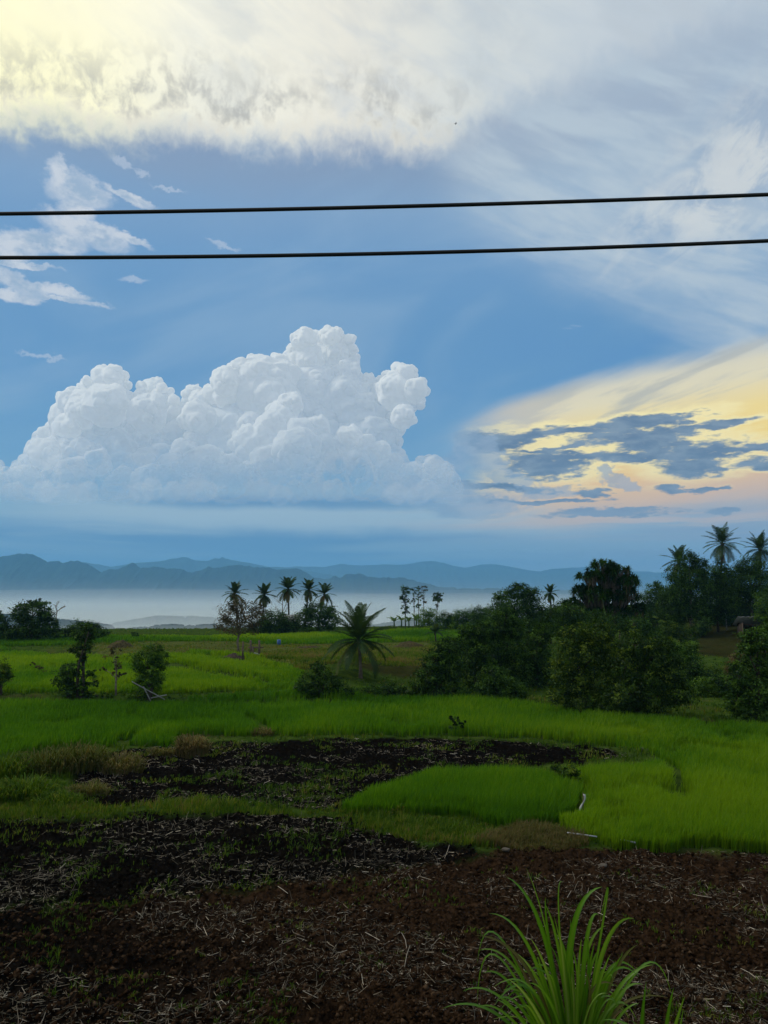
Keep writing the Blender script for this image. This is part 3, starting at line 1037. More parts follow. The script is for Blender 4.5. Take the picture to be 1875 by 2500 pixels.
wooded_rise([(215, 1545), (262, 1547), (330, 1542), (375, 1537), (420, 1534), (470, 1536), (520, 1534), (600, 1536), (700, 1540), (760, 1550)], 800, 70, 21, 'grey wooded rise in the mist beyond the field edge', 5.5)
wooded_rise([(280, 1530), (320, 1524), (350, 1518), (385, 1513), (420, 1514), (460, 1514), (500, 1516), (560, 1522), (640, 1530), (720, 1538)], 1350, 110, 23, 'pale wooded rise half lost in the valley mist', 9.0)
wooded_rise([(-300, 1512), (-100, 1505), (0, 1502), (60, 1506), (120, 1512), (180, 1519), (260, 1528)], 1000, 80, 29, 'faint wooded rise behind the trees at the field corner', 3.0)
wooded_rise([(900, 1530), (1000, 1515), (1100, 1512), (1300, 1508), (1500, 1510), (1800, 1516)], 1100, 80, 33, 'grey wooded rise behind the far banana row', 3.0)

# ------------------------------------------------------------------ air: even haze, and the white mist lying in the valley
def air(name, lo, hi, col, dens, aniso, label):
    mb = MB()
    c = [(a + b) / 2 for a, b in zip(lo, hi)]
    mb.box((0, 0, 0), [b - a for a, b in zip(lo, hi)])
    m, g, nt = mat_new(name)
    out = g.node('ShaderNodeOutputMaterial')
    v = g.node('ShaderNodeVolumePrincipled')
    v.inputs['Color'].default_value = (*col, 1)
    v.inputs['Density'].default_value = dens
    v.inputs['Anisotropy'].default_value = aniso
    nt.links.new(v.outputs[0], out.inputs['Volume'])
    o = mb.build(name, m, attr=None)
    o.location = c
    tag(o, label, kind='stuff')
    return o


if ONLY != 'nohaze':
    air('haze', (-10500, -600, -120), (10500, 11800, 440), HAZE_C if 'HAZE_C' in globals() else (0.24, 0.60, 1.0), 1.4e-4, 0.15, 'thin blue haze filling the air')
    tops = [-112, -74, -62, -52, -43, -35, -27, -19, -11, -3, 6, 16, 28, 42]
    for k in range(len(tops) - 1):
        z0, z1 = tops[k], tops[k + 1] - 0.2
        zm = (z0 + z1) / 2
        dn = 1 / 400 if k == 0 else math.exp(-(zm + 74) / 22.0) / 520
        air('mist', (-9300 + z0, 380 + z0 + k * 22, z0), (9300 - z0, 4420 - z0, z1), (0.97, 1.0, 1.0), dn, 0.3,
            'white mist lying on the valley floor' if k == 0 else 'mist layer thinning upward over the valley')

    def mist_bank(c, r, dens, label):
        """A lens of mist: thick in the middle, thinning to nothing at its rim."""
        bm = bmesh.new()
        bmesh.ops.create_uvsphere(bm, u_segments=48, v_segments=24, radius=1.0)
        v = np.array([q.co[:] for q in bm.verts])
        f3 = np.array([[q.index for q in f.verts] for f in bm.faces if len(f.verts) == 3])
        f4 = np.array([[q.index for q in f.verts] for f in bm.faces if len(f.verts) == 4])
        bm.free()
        v = v * (1 + 0.12 * (fbm(v[:, 0] * 2.2 + c[0], v[:, 1] * 2.2, oct=2, seed=int(abs(c[0])) + 3) - 0.5))[:, None]
        m, g, nt = mat_new('mist_bank')
        out = g.node('ShaderNodeOutputMaterial')
        vo = g.node('ShaderNodeVolumePrincipled')
        vo.inputs['Color'].default_value = (0.96, 1.0, 1.0, 1)
        vo.inputs['Density'].default_value = dens
        nt.links.new(vo.outputs[0], out.inputs['Volume'])
        o = mesh_np('mist', v * np.array(r), [f4, f3], m)
        o.location = c
        tag(o, label, kind='stuff')
    for k, (x, y, z, rx, ry, rz, dn) in enumerate([(-1100, 3400, -40, 1300, 800, 52, 1 / 5000), (300, 3000, -44, 900, 700, 40, 1 / 5000), (-150, 610, -62, 520, 150, 40, 1 / 420), (-200, 1080, -66, 800, 210, 44, 1 / 420)]):
        mist_bank((x, y, z), (rx, ry, rz), dn, ['tallest mist bank under the left of the dark ridge', 'mist bank behind the slim trees', 'low mist bank just past the field edge', 'mist bank between the two wooded rises'][k])
# ------------------------------------------------------------------ crops, grass and litter
def cloud_of_px(rng, n, x0, x1, y0, y1):
    px = rng.uniform(x0, x1, n)
    py = rng.uniform(y0, y1, n)
    dx = (px - W / 2) / F_PX
    dz = (H_PX / 2 - py) / F_PX
    ry = CP - SP * dz
    rz = SP + CP * dz
    k = -CAM_Z / np.minimum(rz, -0.01)
    return dx * k, ry * k, py


def tufts(name, x, y, z, h, w, per, spread, tint, mat, rng, label, cat, lean=(0.1, 0.0), bend=0.5):
    """Grass-like blades: every root carries 'per' curved blades."""
    n = len(x)
    X = np.repeat(x, per); Y = np.repeat(y, per); Z = np.repeat(z, per)
    Hh = np.repeat(h, per) * rng.uniform(0.6, 1.1, n * per)
    Wd = np.repeat(w, per) * rng.uniform(0.7, 1.2, n * per)
    T = np.clip(np.repeat(tint, per) + rng.normal(0, 0.14, n * per), 0, 1)
    N = n * per
    az = rng.uniform(0, 2 * PI, N)
    sp = spread * Hh * rng.uniform(0.1, 1.0, N)
    dx = np.cos(az) * sp + lean[0] * Hh
    dy = np.sin(az) * sp + lean[1] * Hh
    X = X + np.cos(az) * Wd * 1.2
    Y = Y + np.sin(az) * Wd * 1.2
    # blade faces roughly across its own lean
    fa = az + PI / 2 + rng.normal(0, 0.6, N)
    ax, ay = np.cos(fa) * Wd / 2, np.sin(fa) * Wd / 2
    z0 = Z - 0.03
    v = np.zeros((N, 5, 3))
    v[:, 0] = np.stack([X - ax * .7, Y - ay * .7, z0], 1)
    v[:, 1] = np.stack([X + ax * .7, Y + ay * .7, z0], 1)
    mx, my, mz = X + dx * 0.33, Y + dy * 0.33, Z + Hh * (0.62 - 0.06 * bend)
    v[:, 2] = np.stack([mx + ax, my + ay, mz], 1)
    v[:, 3] = np.stack([mx - ax, my - ay, mz], 1)
    v[:, 4] = np.stack([X + dx, Y + dy, Z + Hh * (1 - 0.25 * bend * sp / Hh)], 1)
    b = (np.arange(N) * 5)[:, None]
    o = mesh_np(name, v.reshape(-1, 3), [b + np.array([[0, 1, 2, 3]]), b + np.array([[3, 2, 4]])], mat, None, False, {'tint': np.repeat(T, 5)})
    tag(o, label, cat, kind='stuff')
    return o


M_RICE = leaf_mat('rice_leaf', [(0.0, (0.026, 0.095, 0.001)), (0.5, (0.066, 0.185, 0.001)), (1.0, (0.17, 0.29, 0.003))], 0.5, 0.01, 0.6)
M_GRASS = leaf_mat('grass_blade', [(0.0, (0.020, 0.055, 0.002)), (0.55, (0.062, 0.125, 0.003)), (0.8, (0.14, 0.17, 0.015)), (1.0, (0.16, 0.12, 0.045))], 0.4, 0.01, 0.6)
M_DRYGR = leaf_mat('dry_grass', [(0.0, (0.034, 0.060, 0.004)), (0.45, (0.085, 0.092, 0.018)), (1.0, (0.155, 0.110, 0.050))], 0.3, 0.01, 0.7)


def rice(name, poly, n, ybox, xbox, hgt, label, seed, wk=0.00085, tint0=0.5, clearb=True, dens_pow=1.0):
    rng = np.random.default_rng(seed)
    x, y, py = cloud_of_px(rng, n, *xbox, *ybox)
    wx = x + (fbm(x * 0.8, y * 0.8, oct=3, seed=seed) - 0.5) * 1.0
    wy = y + (fbm(x * 0.8, y * 0.8, oct=3, seed=seed + 5) - 0.5) * 1.0
    keep = in_poly(wx, wy, poly)
    x, y, wx, wy = x[keep], y[keep], wx[keep], wy[keep]
    if clearb:
        ok = np.ones(len(x), bool)
        for b, w in zip(BUNDS, BUND_W):
            ok &= poly_dist(wx, wy, b, False) > w / 2
        x, y, wx, wy = x[ok], y[ok], wx[ok], wy[ok]
    z = H(x, y)
    pat = fbm(x * 0.22, y * 0.22, oct=4, seed=seed + 9)
    pat2 = fbm(x * 0.07 + 4, y * 0.05, oct=3, seed=seed + 19)
    gap = fbm(x * 0.5, y * 0.35, oct=4, seed=seed + 29, rough=0.6) - (0.2 if n < 20000 else 0)
    ok = (gap < 0.71 + rng.normal(0, 0.02, len(x)))
    x, y, z, pat, pat2, gap = x[ok], y[ok], z[ok], pat[ok], pat2[ok], gap[ok]
    h = hgt * (0.60 + 0.72 * pat) * (1 - 0.35 * sstep(gap, 0.58, 0.70))
    edge = poly_dist(x, y, poly)
    h = h * (0.75 + 0.25 * sstep(edge, 0, 0.6))
    tint = tint0 + (pat - 0.5) * 1.0 + (pat2 - 0.5) * 1.0
    w = np.maximum(0.009, y * wk)
    return tufts(name, x, y, z, h, w, 4, 0.38, tint, M_RICE, rng, label, 'rice', lean=(0.10, -0.02))


rice('rice_plants', F_RICE_RIGHT, 150000, (1695, 2095), (-450, 2450), 0.52, 'bright green rice covering the broad lower paddy', 41, tint0=0.50)
rice('rice_plants', F_RICE_MID, 16000, (1850, 2030), (800, 1420), 0.55, 'bright green rice in the small rounded paddy between ploughed patches', 42, tint0=0.40)
rice('rice_plants', F_RICE_LEFT, 42000, (1585, 1712), (-450, 760), 0.50, 'yellowish green rice in the middle paddies crossed by dark bunds', 43, tint0=0.76)
rice('rice_plants', F_RICE_FAR, 42000, (1528, 1596), (-450, 1140), 0.55, 'pale green strip of rice along the far edge of the fields', 44, tint0=0.66)


def weeds(name, test, n, ybox, xbox, hgt, per, label, seed, tint0, mat, wk=0.0008, clump=0.5, cs=0.55, spread=0.7, wmin=0.006):
    rng = np.random.default_rng(seed)
    x, y, py = cloud_of_px(rng, n, *xbox, *ybox)
    c = fbm(x * cs, y * cs, oct=4, seed=seed, rough=0.6)
    keep = test(x, y) & (c > clump + rng.normal(0, 0.03, len(x)))
    x, y, c = x[keep], y[keep], c[keep]
    z = surf(x, y)
    h = hgt * rng.uniform(0.5, 1.2, len(x)) * (0.6 + 1.6 * np.clip(c - clump, 0, 0.3) / 0.3)
    t = tint0 + rng.normal(0, 0.16, len(x)) + (fbm(x * 0.5, y * 0.5, oct=2, seed=seed + 3) - 0.5) * 0.8
    w = np.maximum(wmin, y * wk)
    return tufts(name, x, y, z, h, w, per, spread, t, mat, rng, label, 'grass', bend=1.0)


def surf(x, y):
    """Ground height with the clods."""
    b, br, d, p = soil_masks(x, y)
    amp = np.clip(b + br + 0.3 * d, 0, 1) * (1 - sstep(y, 40, 75) * 0.6)
    return H(x, y) + clods(x, y) * amp


def inp(poly, grow=0.0):
    def f(x, y):
        i = in_poly(x, y, poly)
        if grow:
            i |= poly_dist(x, y, poly) < grow
        return i
    return f


def notrice(x, y):
    r = in_poly(x, y, F_RICE_RIGHT) | in_poly(x, y, F_RICE_MID) | in_poly(x, y, F_RICE_LEFT) | in_poly(x, y, F_RICE_FAR)
    b, br, d, p = soil_masks(x, y)
    return ~r & (b + br < 0.35) & (d < 0.5)


weeds('grass', notrice, 70000, (1525, 2210), (-500, 2400), 0.13, 4, 'short rough grass on the bunds and field margins', 51, 0.42, M_GRASS, clump=0.30)
weeds('grass', inp(F_GREEN_STRIP, 0.15), 22000, (1860, 2075), (-500, 1320), 0.11, 4, 'long soft grass on the strip between the ploughed patches', 52, 0.50, M_GRASS, clump=0.36)
weeds('grass', inp(F_PASTURE, 0.3), 16000, (1570, 1662), (600, 1090), 0.16, 4, 'yellow green grass on the plot behind the young palm', 53, 0.72, M_GRASS, clump=0.25)
weeds('grass', inp(F_STUBBLE, 0.3), 10000, (1562, 1625), (150, 1070), 0.13, 3, 'thin dull stubble on the brown plot', 54, 0.72, M_GRASS, clump=0.42)
weeds('grass', inp(F_DRY, 0.15), 3600, (2020, 2080), (1150, 1440), 0.13, 5, 'brown dry grass at the corner of the rounded paddy', 55, 0.62, M_DRYGR, clump=0.25)
weeds('grass', inp(F_SOIL_LOW, 0.2), 5000, (1975, 2215), (-400, 1200), 0.11, 3, 'weeds sprouting through the black soil below the green strip', 56, 0.36, M_GRASS, clump=0.50, cs=1.1, spread=1.1)
weeds('grass', inp(F_SOIL_UP, 0.1), 12000, (1800, 1980), (150, 1570), 0.12, 3, 'weeds sprouting through the upper black plot', 57, 0.42, M_GRASS, clump=0.53, cs=0.8, spread=1.1)
weeds('grass', inp(F_FRONT), 6000, (2110, 2560), (-300, 2200), 0.10, 4, 'sparse weeds among the straw in the nearest ploughed soil', 58, 0.40, M_GRASS, clump=0.60, cs=1.3, spread=1.2)


def straw(n, test, ybox, xbox, seed, label, lmin, lmax, pale):
    rng = np.random.default_rng(seed)
    x, y, py = cloud_of_px(rng, n, *xbox, *ybox)
    c = fbm(x * 0.55 + 9, y * 0.75, oct=3, seed=seed)
    keep = test(x, y) & (rng.random(len(x)) < sstep(c, 0.38, 0.64) * 0.85)
    x, y = x[keep], y[keep]
    N = len(x)
    z = surf(x, y) + 0.015
    L = lmin + (lmax - lmin) * rng.random(N) ** 4.5
    a = rng.uniform(0, PI, N) + 0.35 * np.sin(rng.uniform(0, 2 * PI, N))
    tilt = rng.normal(0, 0.25, N)
    up = rng.random(N) < 0.06
    tilt = np.where(up, rng.uniform(0.6, 1.3, N), tilt)
    d = np.stack([np.cos(a) * np.cos(tilt), np.sin(a) * np.cos(tilt), np.sin(tilt)], 1)
    sd_ = np.stack([-np.sin(a), np.cos(a), np.zeros(N)], 1)
    bend = rng.normal(0, 0.22, N) * (1 + 2.5 * (rng.random(N) < 0.12))
    w = np.maximum(0.004 + 0.009 * rng.random(N) ** 2, y * 0.00045)
    rows = []
    for t, lift in ((-0.5, 0.0), (0.05, 1.0), (0.5, 0.0)):
        c0 = np.stack([x, y, z], 1) + d * (L * t)[:, None] + sd_ * (bend * L * (0.25 - t * t))[:, None]
        c0[:, 2] += 0.25 * bend * L * (0.25 - t * t) + np.where(up, L * 0.4 * np.sin(tilt), 0)
        rows.append(c0)
    v = np.zeros((N, 9, 3))
    for i, c0 in enumerate(rows):
        ww = w * (0.75 if i == 2 else 1.0)
        for k, (s_, u_) in enumerate(((-0.5, -0.2), (0.5, -0.2), (0.0, 0.55))):
            v[:, i * 3 + k] = c0 + sd_ * (ww * s_)[:, None]
            v[:, i * 3 + k, 2] += ww * u_
    f = []
    for i in (0, 3):
        for k in range(3):
            k2 = (k + 1) % 3
            f.append((i + k, i + k2, i + 3 + k2, i + 3 + k))
    F = (np.arange(N)[:, None, None] * 9 + np.array(f)[None]).reshape(-1, 4)
    t = np.where(rng.random(N) < 0.13, rng.uniform(0.5, 1.0, N), rng.beta(1.2, 3.2, N)) + pale
    t = np.clip(t, 0, 1)
    o = mesh_np('straw', v.reshape(-1, 3), F, M_STRAW, None, False, {'tint': np.repeat(t, 9)})
    tag(o, label, 'straw', kind='stuff')


M_STRAW = leaf_mat('straw', [(0.0, (0.02, 0.013, 0.008)), (0.35, (0.10, 0.072, 0.048)), (0.7, (0.30, 0.24, 0.18)), (1.0, (0.62, 0.55, 0.46))], 0.1, 0.05, 0.4)
straw(42000, inp(F_FRONT), (2070, 2580), (-350, 2250), 61, 'pale broken stalks scattered over the nearest ploughed soil', 0.05, 0.36, 0.0)
straw(15000, inp(F_SOIL_LOW), (1980, 2215), (-350, 1200), 62, 'pale broken stalks on the black soil below the green strip', 0.06, 0.38, 0.0)
straw(16000, inp(F_SOIL_UP), (1800, 1980), (150, 1570), 63, 'short pale stalks on the upper black plot', 0.06, 0.36, 0.02)


def crumbs(n, test, ybox, xbox, seed, mat, label, smin=0.012, smax=0.06):
    """Loose clods lying on the ploughed soil."""
    rng = np.random.default_rng(seed)
    x, y, py = cloud_of_px(rng, n, *xbox, *ybox)
    keep = test(x, y)
    x, y = x[keep], y[keep]
    N = len(x)
    s = smin + (smax - smin) * rng.random(N) ** 3
    s = np.maximum(s, y * 0.0008)
    z = surf(x, y) + s * 0.25
    base = np.array([(1, 0, 0), (0, 1, 0), (-1, 0, 0), (0, -1, 0), (0, 0, 0.8), (0, 0, -0.6)], float)
    v = base[None] * (s[:, None, None] * rng.uniform(0.6, 1.3, (N, 6, 1))) + rng.normal(0, 0.22, (N, 6, 3)) * s[:, None, None]
    a = rng.uniform(0, PI, N); c, sn = np.cos(a)[:, None], np.sin(a)[:, None]
    vx = v[..., 0] * c - v[..., 1] * sn; vy = v[..., 0] * sn + v[..., 1] * c
    v = np.stack([vx + x[:, None], vy + y[:, None], v[..., 2] + z[:, None]], -1)
    f = np.array([(0, 1, 4), (1, 2, 4), (2, 3, 4), (3, 0, 4), (1, 0, 5), (2, 1, 5), (3, 2, 5), (0, 3, 5)])
    F = (np.arange(N)[:, None, None] * 6 + f[None]).reshape(-1, 3)
    t = np.clip(rng.beta(1.2, 2.6, N), 0, 1)
    o = mesh_np('soil_clods', v.reshape(-1, 3), F, mat, None, False, {'tint': np.repeat(t, 6)})
    tag(o, label, 'soil', kind='stuff')


M_CLOD_B = leaf_mat('brown_clod', [(0.0, (0.008, 0.004, 0.002)), (0.5, (0.034, 0.0200, 0.0115)), (1.0, (0.09, 0.058, 0.036))], 0.0, 0.0, 0.9)
M_CLOD_K = leaf_mat('black_clod', [(0.0, (0.002, 0.0016, 0.0013)), (0.5, (0.011, 0.009, 0.007)), (1.0, (0.045, 0.038, 0.030))], 0.0, 0.0, 0.9)
crumbs(34000, inp(F_FRONT), (2070, 2580), (-350, 2250), 81, M_CLOD_B, 'brown crumbled clods over the nearest ploughed soil')
crumbs(12000, inp(F_SOIL_LOW), (1980, 2215), (-350, 1200), 82, M_CLOD_K, 'black crumbled clods below the green strip')
crumbs(12000, inp(F_SOIL_UP), (1800, 1980), (150, 1570), 83, M_CLOD_K, 'black crumbled clods of the upper plot')
# ------------------------------------------------------------------ trees, palms and shrubs
def norm(v):
    return v / (np.linalg.norm(v, axis=-1, keepdims=True) + 1e-9)


def leaf_quads(mb, c, nrm, L, wr, tint, rng, droop=0.3):
    n = len(c)
    r = norm(rng.normal(size=(n, 3)))
    r[:, 2] -= droop
    t = norm(r - (r * nrm).sum(1, keepdims=True) * nrm)
    b = np.cross(nrm, t)
    L = L * rng.uniform(0.7, 1.3, n)
    w = L * wr
    v = np.zeros((n, 4, 3))
    v[:, 0] = c - t * (L * 0.5)[:, None]
    v[:, 1] = c + b * (w * 0.5)[:, None] + nrm * (w * 0.18)[:, None]
    v[:, 2] = c + t * (L * 0.5)[:, None]
    v[:, 3] = c - b * (w * 0.5)[:, None] + nrm * (w * 0.18)[:, None]
    mb.add(v.reshape(-1, 3), (np.arange(n)[:, None] * 4 + np.arange(4)[None]).reshape(-1, 4), None, np.repeat(tint, 4))


def crown(mb, blobs, L, cover, rng, wr=0.5, clump=0.24, tint0=0.45, droop=0.3, flat=0.75, inner=0.5, rag=0.35, tvar=0.36, updir=0.55):
    """blobs: (centre, (rx, ry, rz)). Leaf clumps fill a ragged shell of every blob."""
    ends = []
    for c, r in blobs:
        c = np.asarray(c); r = np.asarray(r)
        area = PI * r[0] * r[2]
        nl = int(cover * area / (L * L * wr * 0.5))
        per = 26
        nc = max(5, nl // per)
        d = norm(rng.normal(size=(nc, 3)))
        u = inner + (1 - inner) * rng.random(nc) ** 0.6
        u *= 1 + rag * (rng.random(nc) ** 2 - 0.3)
        p = c + d * r * u[:, None]
        out = norm(d / r)
        cs = clump * min(r) * rng.uniform(0.6, 1.3, nc)
        ct = np.clip(tint0 + rng.normal(0, tvar, nc), 0, 1)
        q = np.repeat(p, per, 0) + rng.normal(size=(nc * per, 3)) * np.array([1, 1, flat]) * np.repeat(cs, per)[:, None]
        nn = norm(np.repeat(out, per, 0) * 0.55 + np.array([0, 0, updir]) + rng.normal(size=(nc * per, 3)) * 0.55)
        leaf_quads(mb, q, nn, L, wr, np.clip(np.repeat(ct, per) + rng.normal(0, 0.12, nc * per), 0, 1), rng, droop)
        ends.append(p[rng.integers(0, nc, 3)])
    return np.concatenate(ends)


def G_(*stops):
    return [(p, c) for p, c in stops]


M_DARK = leaf_mat('dark_leaf', G_((0, (0.006, 0.019, 0.003)), (0.5, (0.019, 0.055, 0.005)), (1, (0.066, 0.138, 0.012))), 0.32, 0.012, 0.45)
M_MIDG = leaf_mat('mid_green_leaf', G_((0, (0.010, 0.034, 0.003)), (0.5, (0.042, 0.105, 0.007)), (1, (0.115, 0.21, 0.016))), 0.36, 0.012, 0.45)
M_YELL = leaf_mat('yellow_green_leaf', G_((0, (0.010, 0.028, 0.003)), (0.45, (0.032, 0.076, 0.005)), (0.8, (0.085, 0.135, 0.008)), (1, (0.13, 0.18, 0.012))), 0.36, 0.012, 0.5)
M_BRNL = leaf_mat('olive_brown_leaf', G_((0, (0.022, 0.024, 0.010)), (0.5, (0.060, 0.055, 0.022)), (1, (0.125, 0.085, 0.038))), 0.3, 0.012, 0.5)
M_PALM = leaf_mat('palm_leaf', G_((0, (0.012, 0.030, 0.008)), (0.5, (0.032, 0.066, 0.018)), (0.85, (0.065, 0.105, 0.03)), (1, (0.14, 0.10, 0.035))), 0.3, 0.012, 0.4)
M_BAN = leaf_mat('banana_leaf', G_((0, (0.03, 0.075, 0.015)), (0.5, (0.07, 0.14, 0.03)), (1, (0.13, 0.19, 0.05))), 0.45, 0.012, 0.4)
M_BARK = simple_mat('bark', (0.055, 0.045, 0.035), 0.9, 0.1, 0.4, 6.0)
M_PALEBARK = simple_mat('pale_bark', (0.16, 0.13, 0.10), 0.9, 0.1, 0.35, 6.0)


def tree(name, label, cat, base, blobs, mat, L=0.2, cover=4.0, tr=0.12, group=None, seed=1, dist=None, lean=0.0, depth=0.8, trunk_to=None, bark=None, stems=1, **kw):
    """base: where the foot stands in the photo (px, py), or px with dist in metres. blobs: (px, py, rx, ry[, nearer by m])."""
    L, cover, tr = L * 0.68, cover * 1.1, tr * 0.7
    rng = np.random.default_rng(seed)
    if dist is None:
        b = ground_at(*base)
    else:
        d = ray(base[0], 1500)
        x = d[0] / d[1] * dist
        b = np.array([x, dist, float(H(x, dist))])
    k = b[1] / F_PX
    root = thing(name, b, label, cat, group)
    bl = []
    for q in blobs:
        off = q[4] if len(q) > 4 else 0.0
        c = at(q[0], q[1], b[1] - off + rng.normal(0, 0.15) * q[2] * k) - b
        kk = (b[1] - off) / F_PX
        bl.append((c, (q[2] * kk, max(q[2], q[3] * 0.8) * kk * depth, q[3] * kk)))
    mb = MB()
    ends = crown(mb, bl, L, cover, rng, **kw)
    cr = mb.build('crown', mat, root)
    # trunk and limbs
    tb = MB()
    zt = max(c[2] for c, r in bl)
    top = bl[0][0] if trunk_to is None else at(*trunk_to, b[1]) - b
    for s in range(stems):
        off = rng.normal(0, 0.25, 3) * (0 if stems == 1 else 1) * tr * 5
        off[2] = -0.15
        cen = np.array([top[0] * 0.5 + off[0], top[1] * 0.4, top[2] * 0.5])
        tip = top * 0.92 + rng.normal(0, 0.22, 3) * (0 if stems == 1 else 1)
        pts = [off, off * 0.6 + cen * 0.45 + np.array([rng.normal(0, tr * .8), 0, 0]), cen + np.array([rng.normal(0, tr), rng.normal(0, tr), 0]), tip * 0.98]
        tb.tube(pts, [tr * 1.25, tr, tr * 0.75, tr * 0.25], 7)
    for i, (c, r) in enumerate(bl[:16]):
        s0 = top * min(0.85, max(0.2, (c[2] - r[2] * 0.6) / (top[2] + 1e-6) * 0.7))
        mid = (s0 + c) / 2 + np.array([0, 0, 0.05])
        tb.tube([s0, mid, c], [tr * 0.5, tr * 0.35, tr * 0.12], 5)
        for e in range(2):
            tb.tube([c, ends[i * 3 + e] if i * 3 + e < len(ends) else c + 0.1], [tr * 0.16, tr * 0.05], 4)
    tb.build('trunk', bark or M_BARK, root)
    return root


def frond(mb, rng, L, el0, az, droop, wleaf, leaf_k=0.26, n=26, tint=0.4, hang=0.35, base=(0, 0, 0)):
    """One feather leaf: curved midrib with two rows of leaflets."""
    base = np.asarray(base, float)
    d = np.array([math.cos(az), math.sin(az), 0.0])
    side = np.array([-math.sin(az), math.cos(az), 0.0])
    pts, dirs = [base], []
    e = el0
    m = 12
    p = base.copy()
    for i in range(m):
        e2 = e - droop * (i / m) ** 1.0 * 1.35
        dv = d * math.cos(e2) + np.array([0, 0, math.sin(e2)])
        dirs.append(dv)
        p = p + dv * L / m
        pts.append(p)
    dirs.append(dirs[-1])
    mb.tube(pts, list(np.linspace(0.035, 0.008, m + 1) * max(1, L / 3)), 4, False, tint + 0.15)
    P = np.array(pts); Dv = np.array(dirs)
    vs, qs, ts = [], [], []
    a_ = []
    for i in range(n):
        t = 0.14 + 0.86 * i / (n - 1)
        f = t * m
        j = min(int(f), m - 1)
        q = P[j] + (P[j + 1] - P[j]) * (f - j)
        dv = Dv[j]
        up = np.cross(side, dv) * -1.0
        up = up if up[2] > 0 else -up
        ll = L * leaf_k * (math.sin(PI * min(1, 0.18 + 0.80 * t)) ** 0.7 + 0.08)
        for s in (-1, 1):
            out = side * s * 0.85 + dv * 0.62 + up * (0.18 + rng.normal(0, 0.07)) - np.array([0, 0, hang * 0.4])
            out /= np.linalg.norm(out)
            tip = q + out * ll * rng.uniform(0.85, 1.1) - np.array([0, 0, hang * ll * 0.6])
            md = q + out * ll * 0.55 - np.array([0, 0, hang * ll * 0.12])
            wv = dv * wleaf * 0.5
            k = len(vs)
            vs += [q - wv * .7, q + wv * .7, md + wv, md - wv, tip]
            qs.append((k, k + 1, k + 2, k + 3)); ts.append((k + 3, k + 2, k + 4))
            a_ += [np.clip(tint + rng.normal(0, 0.08), 0, 1)] * 5
    mb.add(np.array(vs), qs, ts, np.array(a_))


def palm(label, crown_px, r_px, dist=None, leaf_k=0.26, base=None, nf=24, seed=1, group=None, tr=0.14, low=-0.55, lean=0.0, L=None, dead=2, leafn=30, el_hi=1.5, droop=0.62):
    rng = np.random.default_rng(seed)
    if dist is None:
        b = ground_at(*base)
    else:
        d = ray(crown_px[0] + lean, 1500)
        x = d[0] / d[1] * dist
        b = np.array([x, dist, float(H(x, dist))])
    c = at(*crown_px, b[1]) - b
    Lf = (L or r_px * b[1] / F_PX * 1.18)
    root = thing('coconut_palm', b, label, 'palm', group)
    tb = MB()
    pts = [np.array([0, 0, -0.2]), np.array([c[0] * 0.12, 0, c[2] * 0.25]), np.array([c[0] * 0.45, 0, c[2] * 0.6]), c - np.array([0, 0, 0.05])]
    tb.tube(pts, [tr * 1.5, tr * 1.05, tr * 0.9, tr * 0.85], 8)
    for k in range(9):       # leaf-base collar
        a = k * 2.4
        tb.tube([c + np.array([math.cos(a) * tr * .5, math.sin(a) * tr * .5, -0.25]), c + np.array([math.cos(a) * tr * 1.6, math.sin(a) * tr * 1.6, 0.12])], [tr * .4, tr * .2], 4)
    tb.build('trunk', M_PALEBARK if b[1] < 80 else M_BARK, root)
    wl = max(0.05, b[1] * 0.0007)
    for k in range(nf):
        t = k / (nf - 1)
        a = k * 2.39996 + rng.normal(0, 0.15)
        el0 = el_hi + (low - el_hi) * t ** 1.15 + rng.normal(0, 0.08)
        mb = MB()
        tn = 0.35 + rng.normal(0, 0.12) + (0.55 if k >= nf - dead else 0)
        frond(mb, rng, Lf * rng.uniform(0.88, 1.08), el0, a, droop * (0.45 + 0.7 * t) + 0.25 * rng.random(), wl, leaf_k=leaf_k, n=leafn, tint=tn, hang=0.15 + 0.35 * t)
        o = mb.build('frond', M_PALM, root)
        o.location = c
    return root


def banana(label, px, dist, h_px, seed, group='banana plants', nl=8):
    rng = np.random.default_rng(seed)
    d = ray(px, 1500)
    x = d[0] / d[1] * dist
    b = np.array([x, dist, float(H(x, dist))])
    h = h_px * dist / F_PX
    root = thing('banana_plant', b, label, 'banana plant', group)
    tb = MB()
    tb.tube([(0, 0, -0.1), (0.03, 0, h * 0.25), (0, 0, h * 0.5)], [0.14, 0.11, 0.07], 7, True, 0.3)
    tb.build('stem', M_BAN, root)
    for k in range(nl):
        a = k * 2.4 + rng.normal(0, 0.3)
        e0 = rng.uniform(0.5, 1.35)
        L = h * rng.uniform(0.5, 0.7)
        dv = np.array([math.cos(a), math.sin(a), 0])
        sv = np.array([-math.sin(a), math.cos(a), 0])
        p = np.array([0, 0, h * 0.45])
        pts = [p]
        m = 9
        for i in range(m):
            e = e0 - 1.5 * (i / m) ** 1.4
            p = p + (dv * math.cos(e) + np.array([0, 0, math.sin(e)])) * L / m
            pts.append(p)
        v = []
        for i, q in enumerate(pts):
            w = 0.34 * L * 0.5 * math.sin(PI * min(1, 0.05 + 0.93 * max(0, i - 1) / (m - 1) if i else 0)) ** 0.6 + 0.01
            dip = np.array([0, 0, -w * 0.35])
            v += [q - sv * w + dip, q, q + sv * w + dip]
        qd = []
        for i in range(m):
            for j in range(2):
                qd.append((i * 3 + j, i * 3 + j + 1, i * 3 + 4 + j, i * 3 + 3 + j))
        mb = MB()
        mb.add(np.array(v), qd, None, np.clip(0.5 + rng.normal(0, 0.25), 0, 1))
        mb.build('leaf', M_BAN, root)
    return root


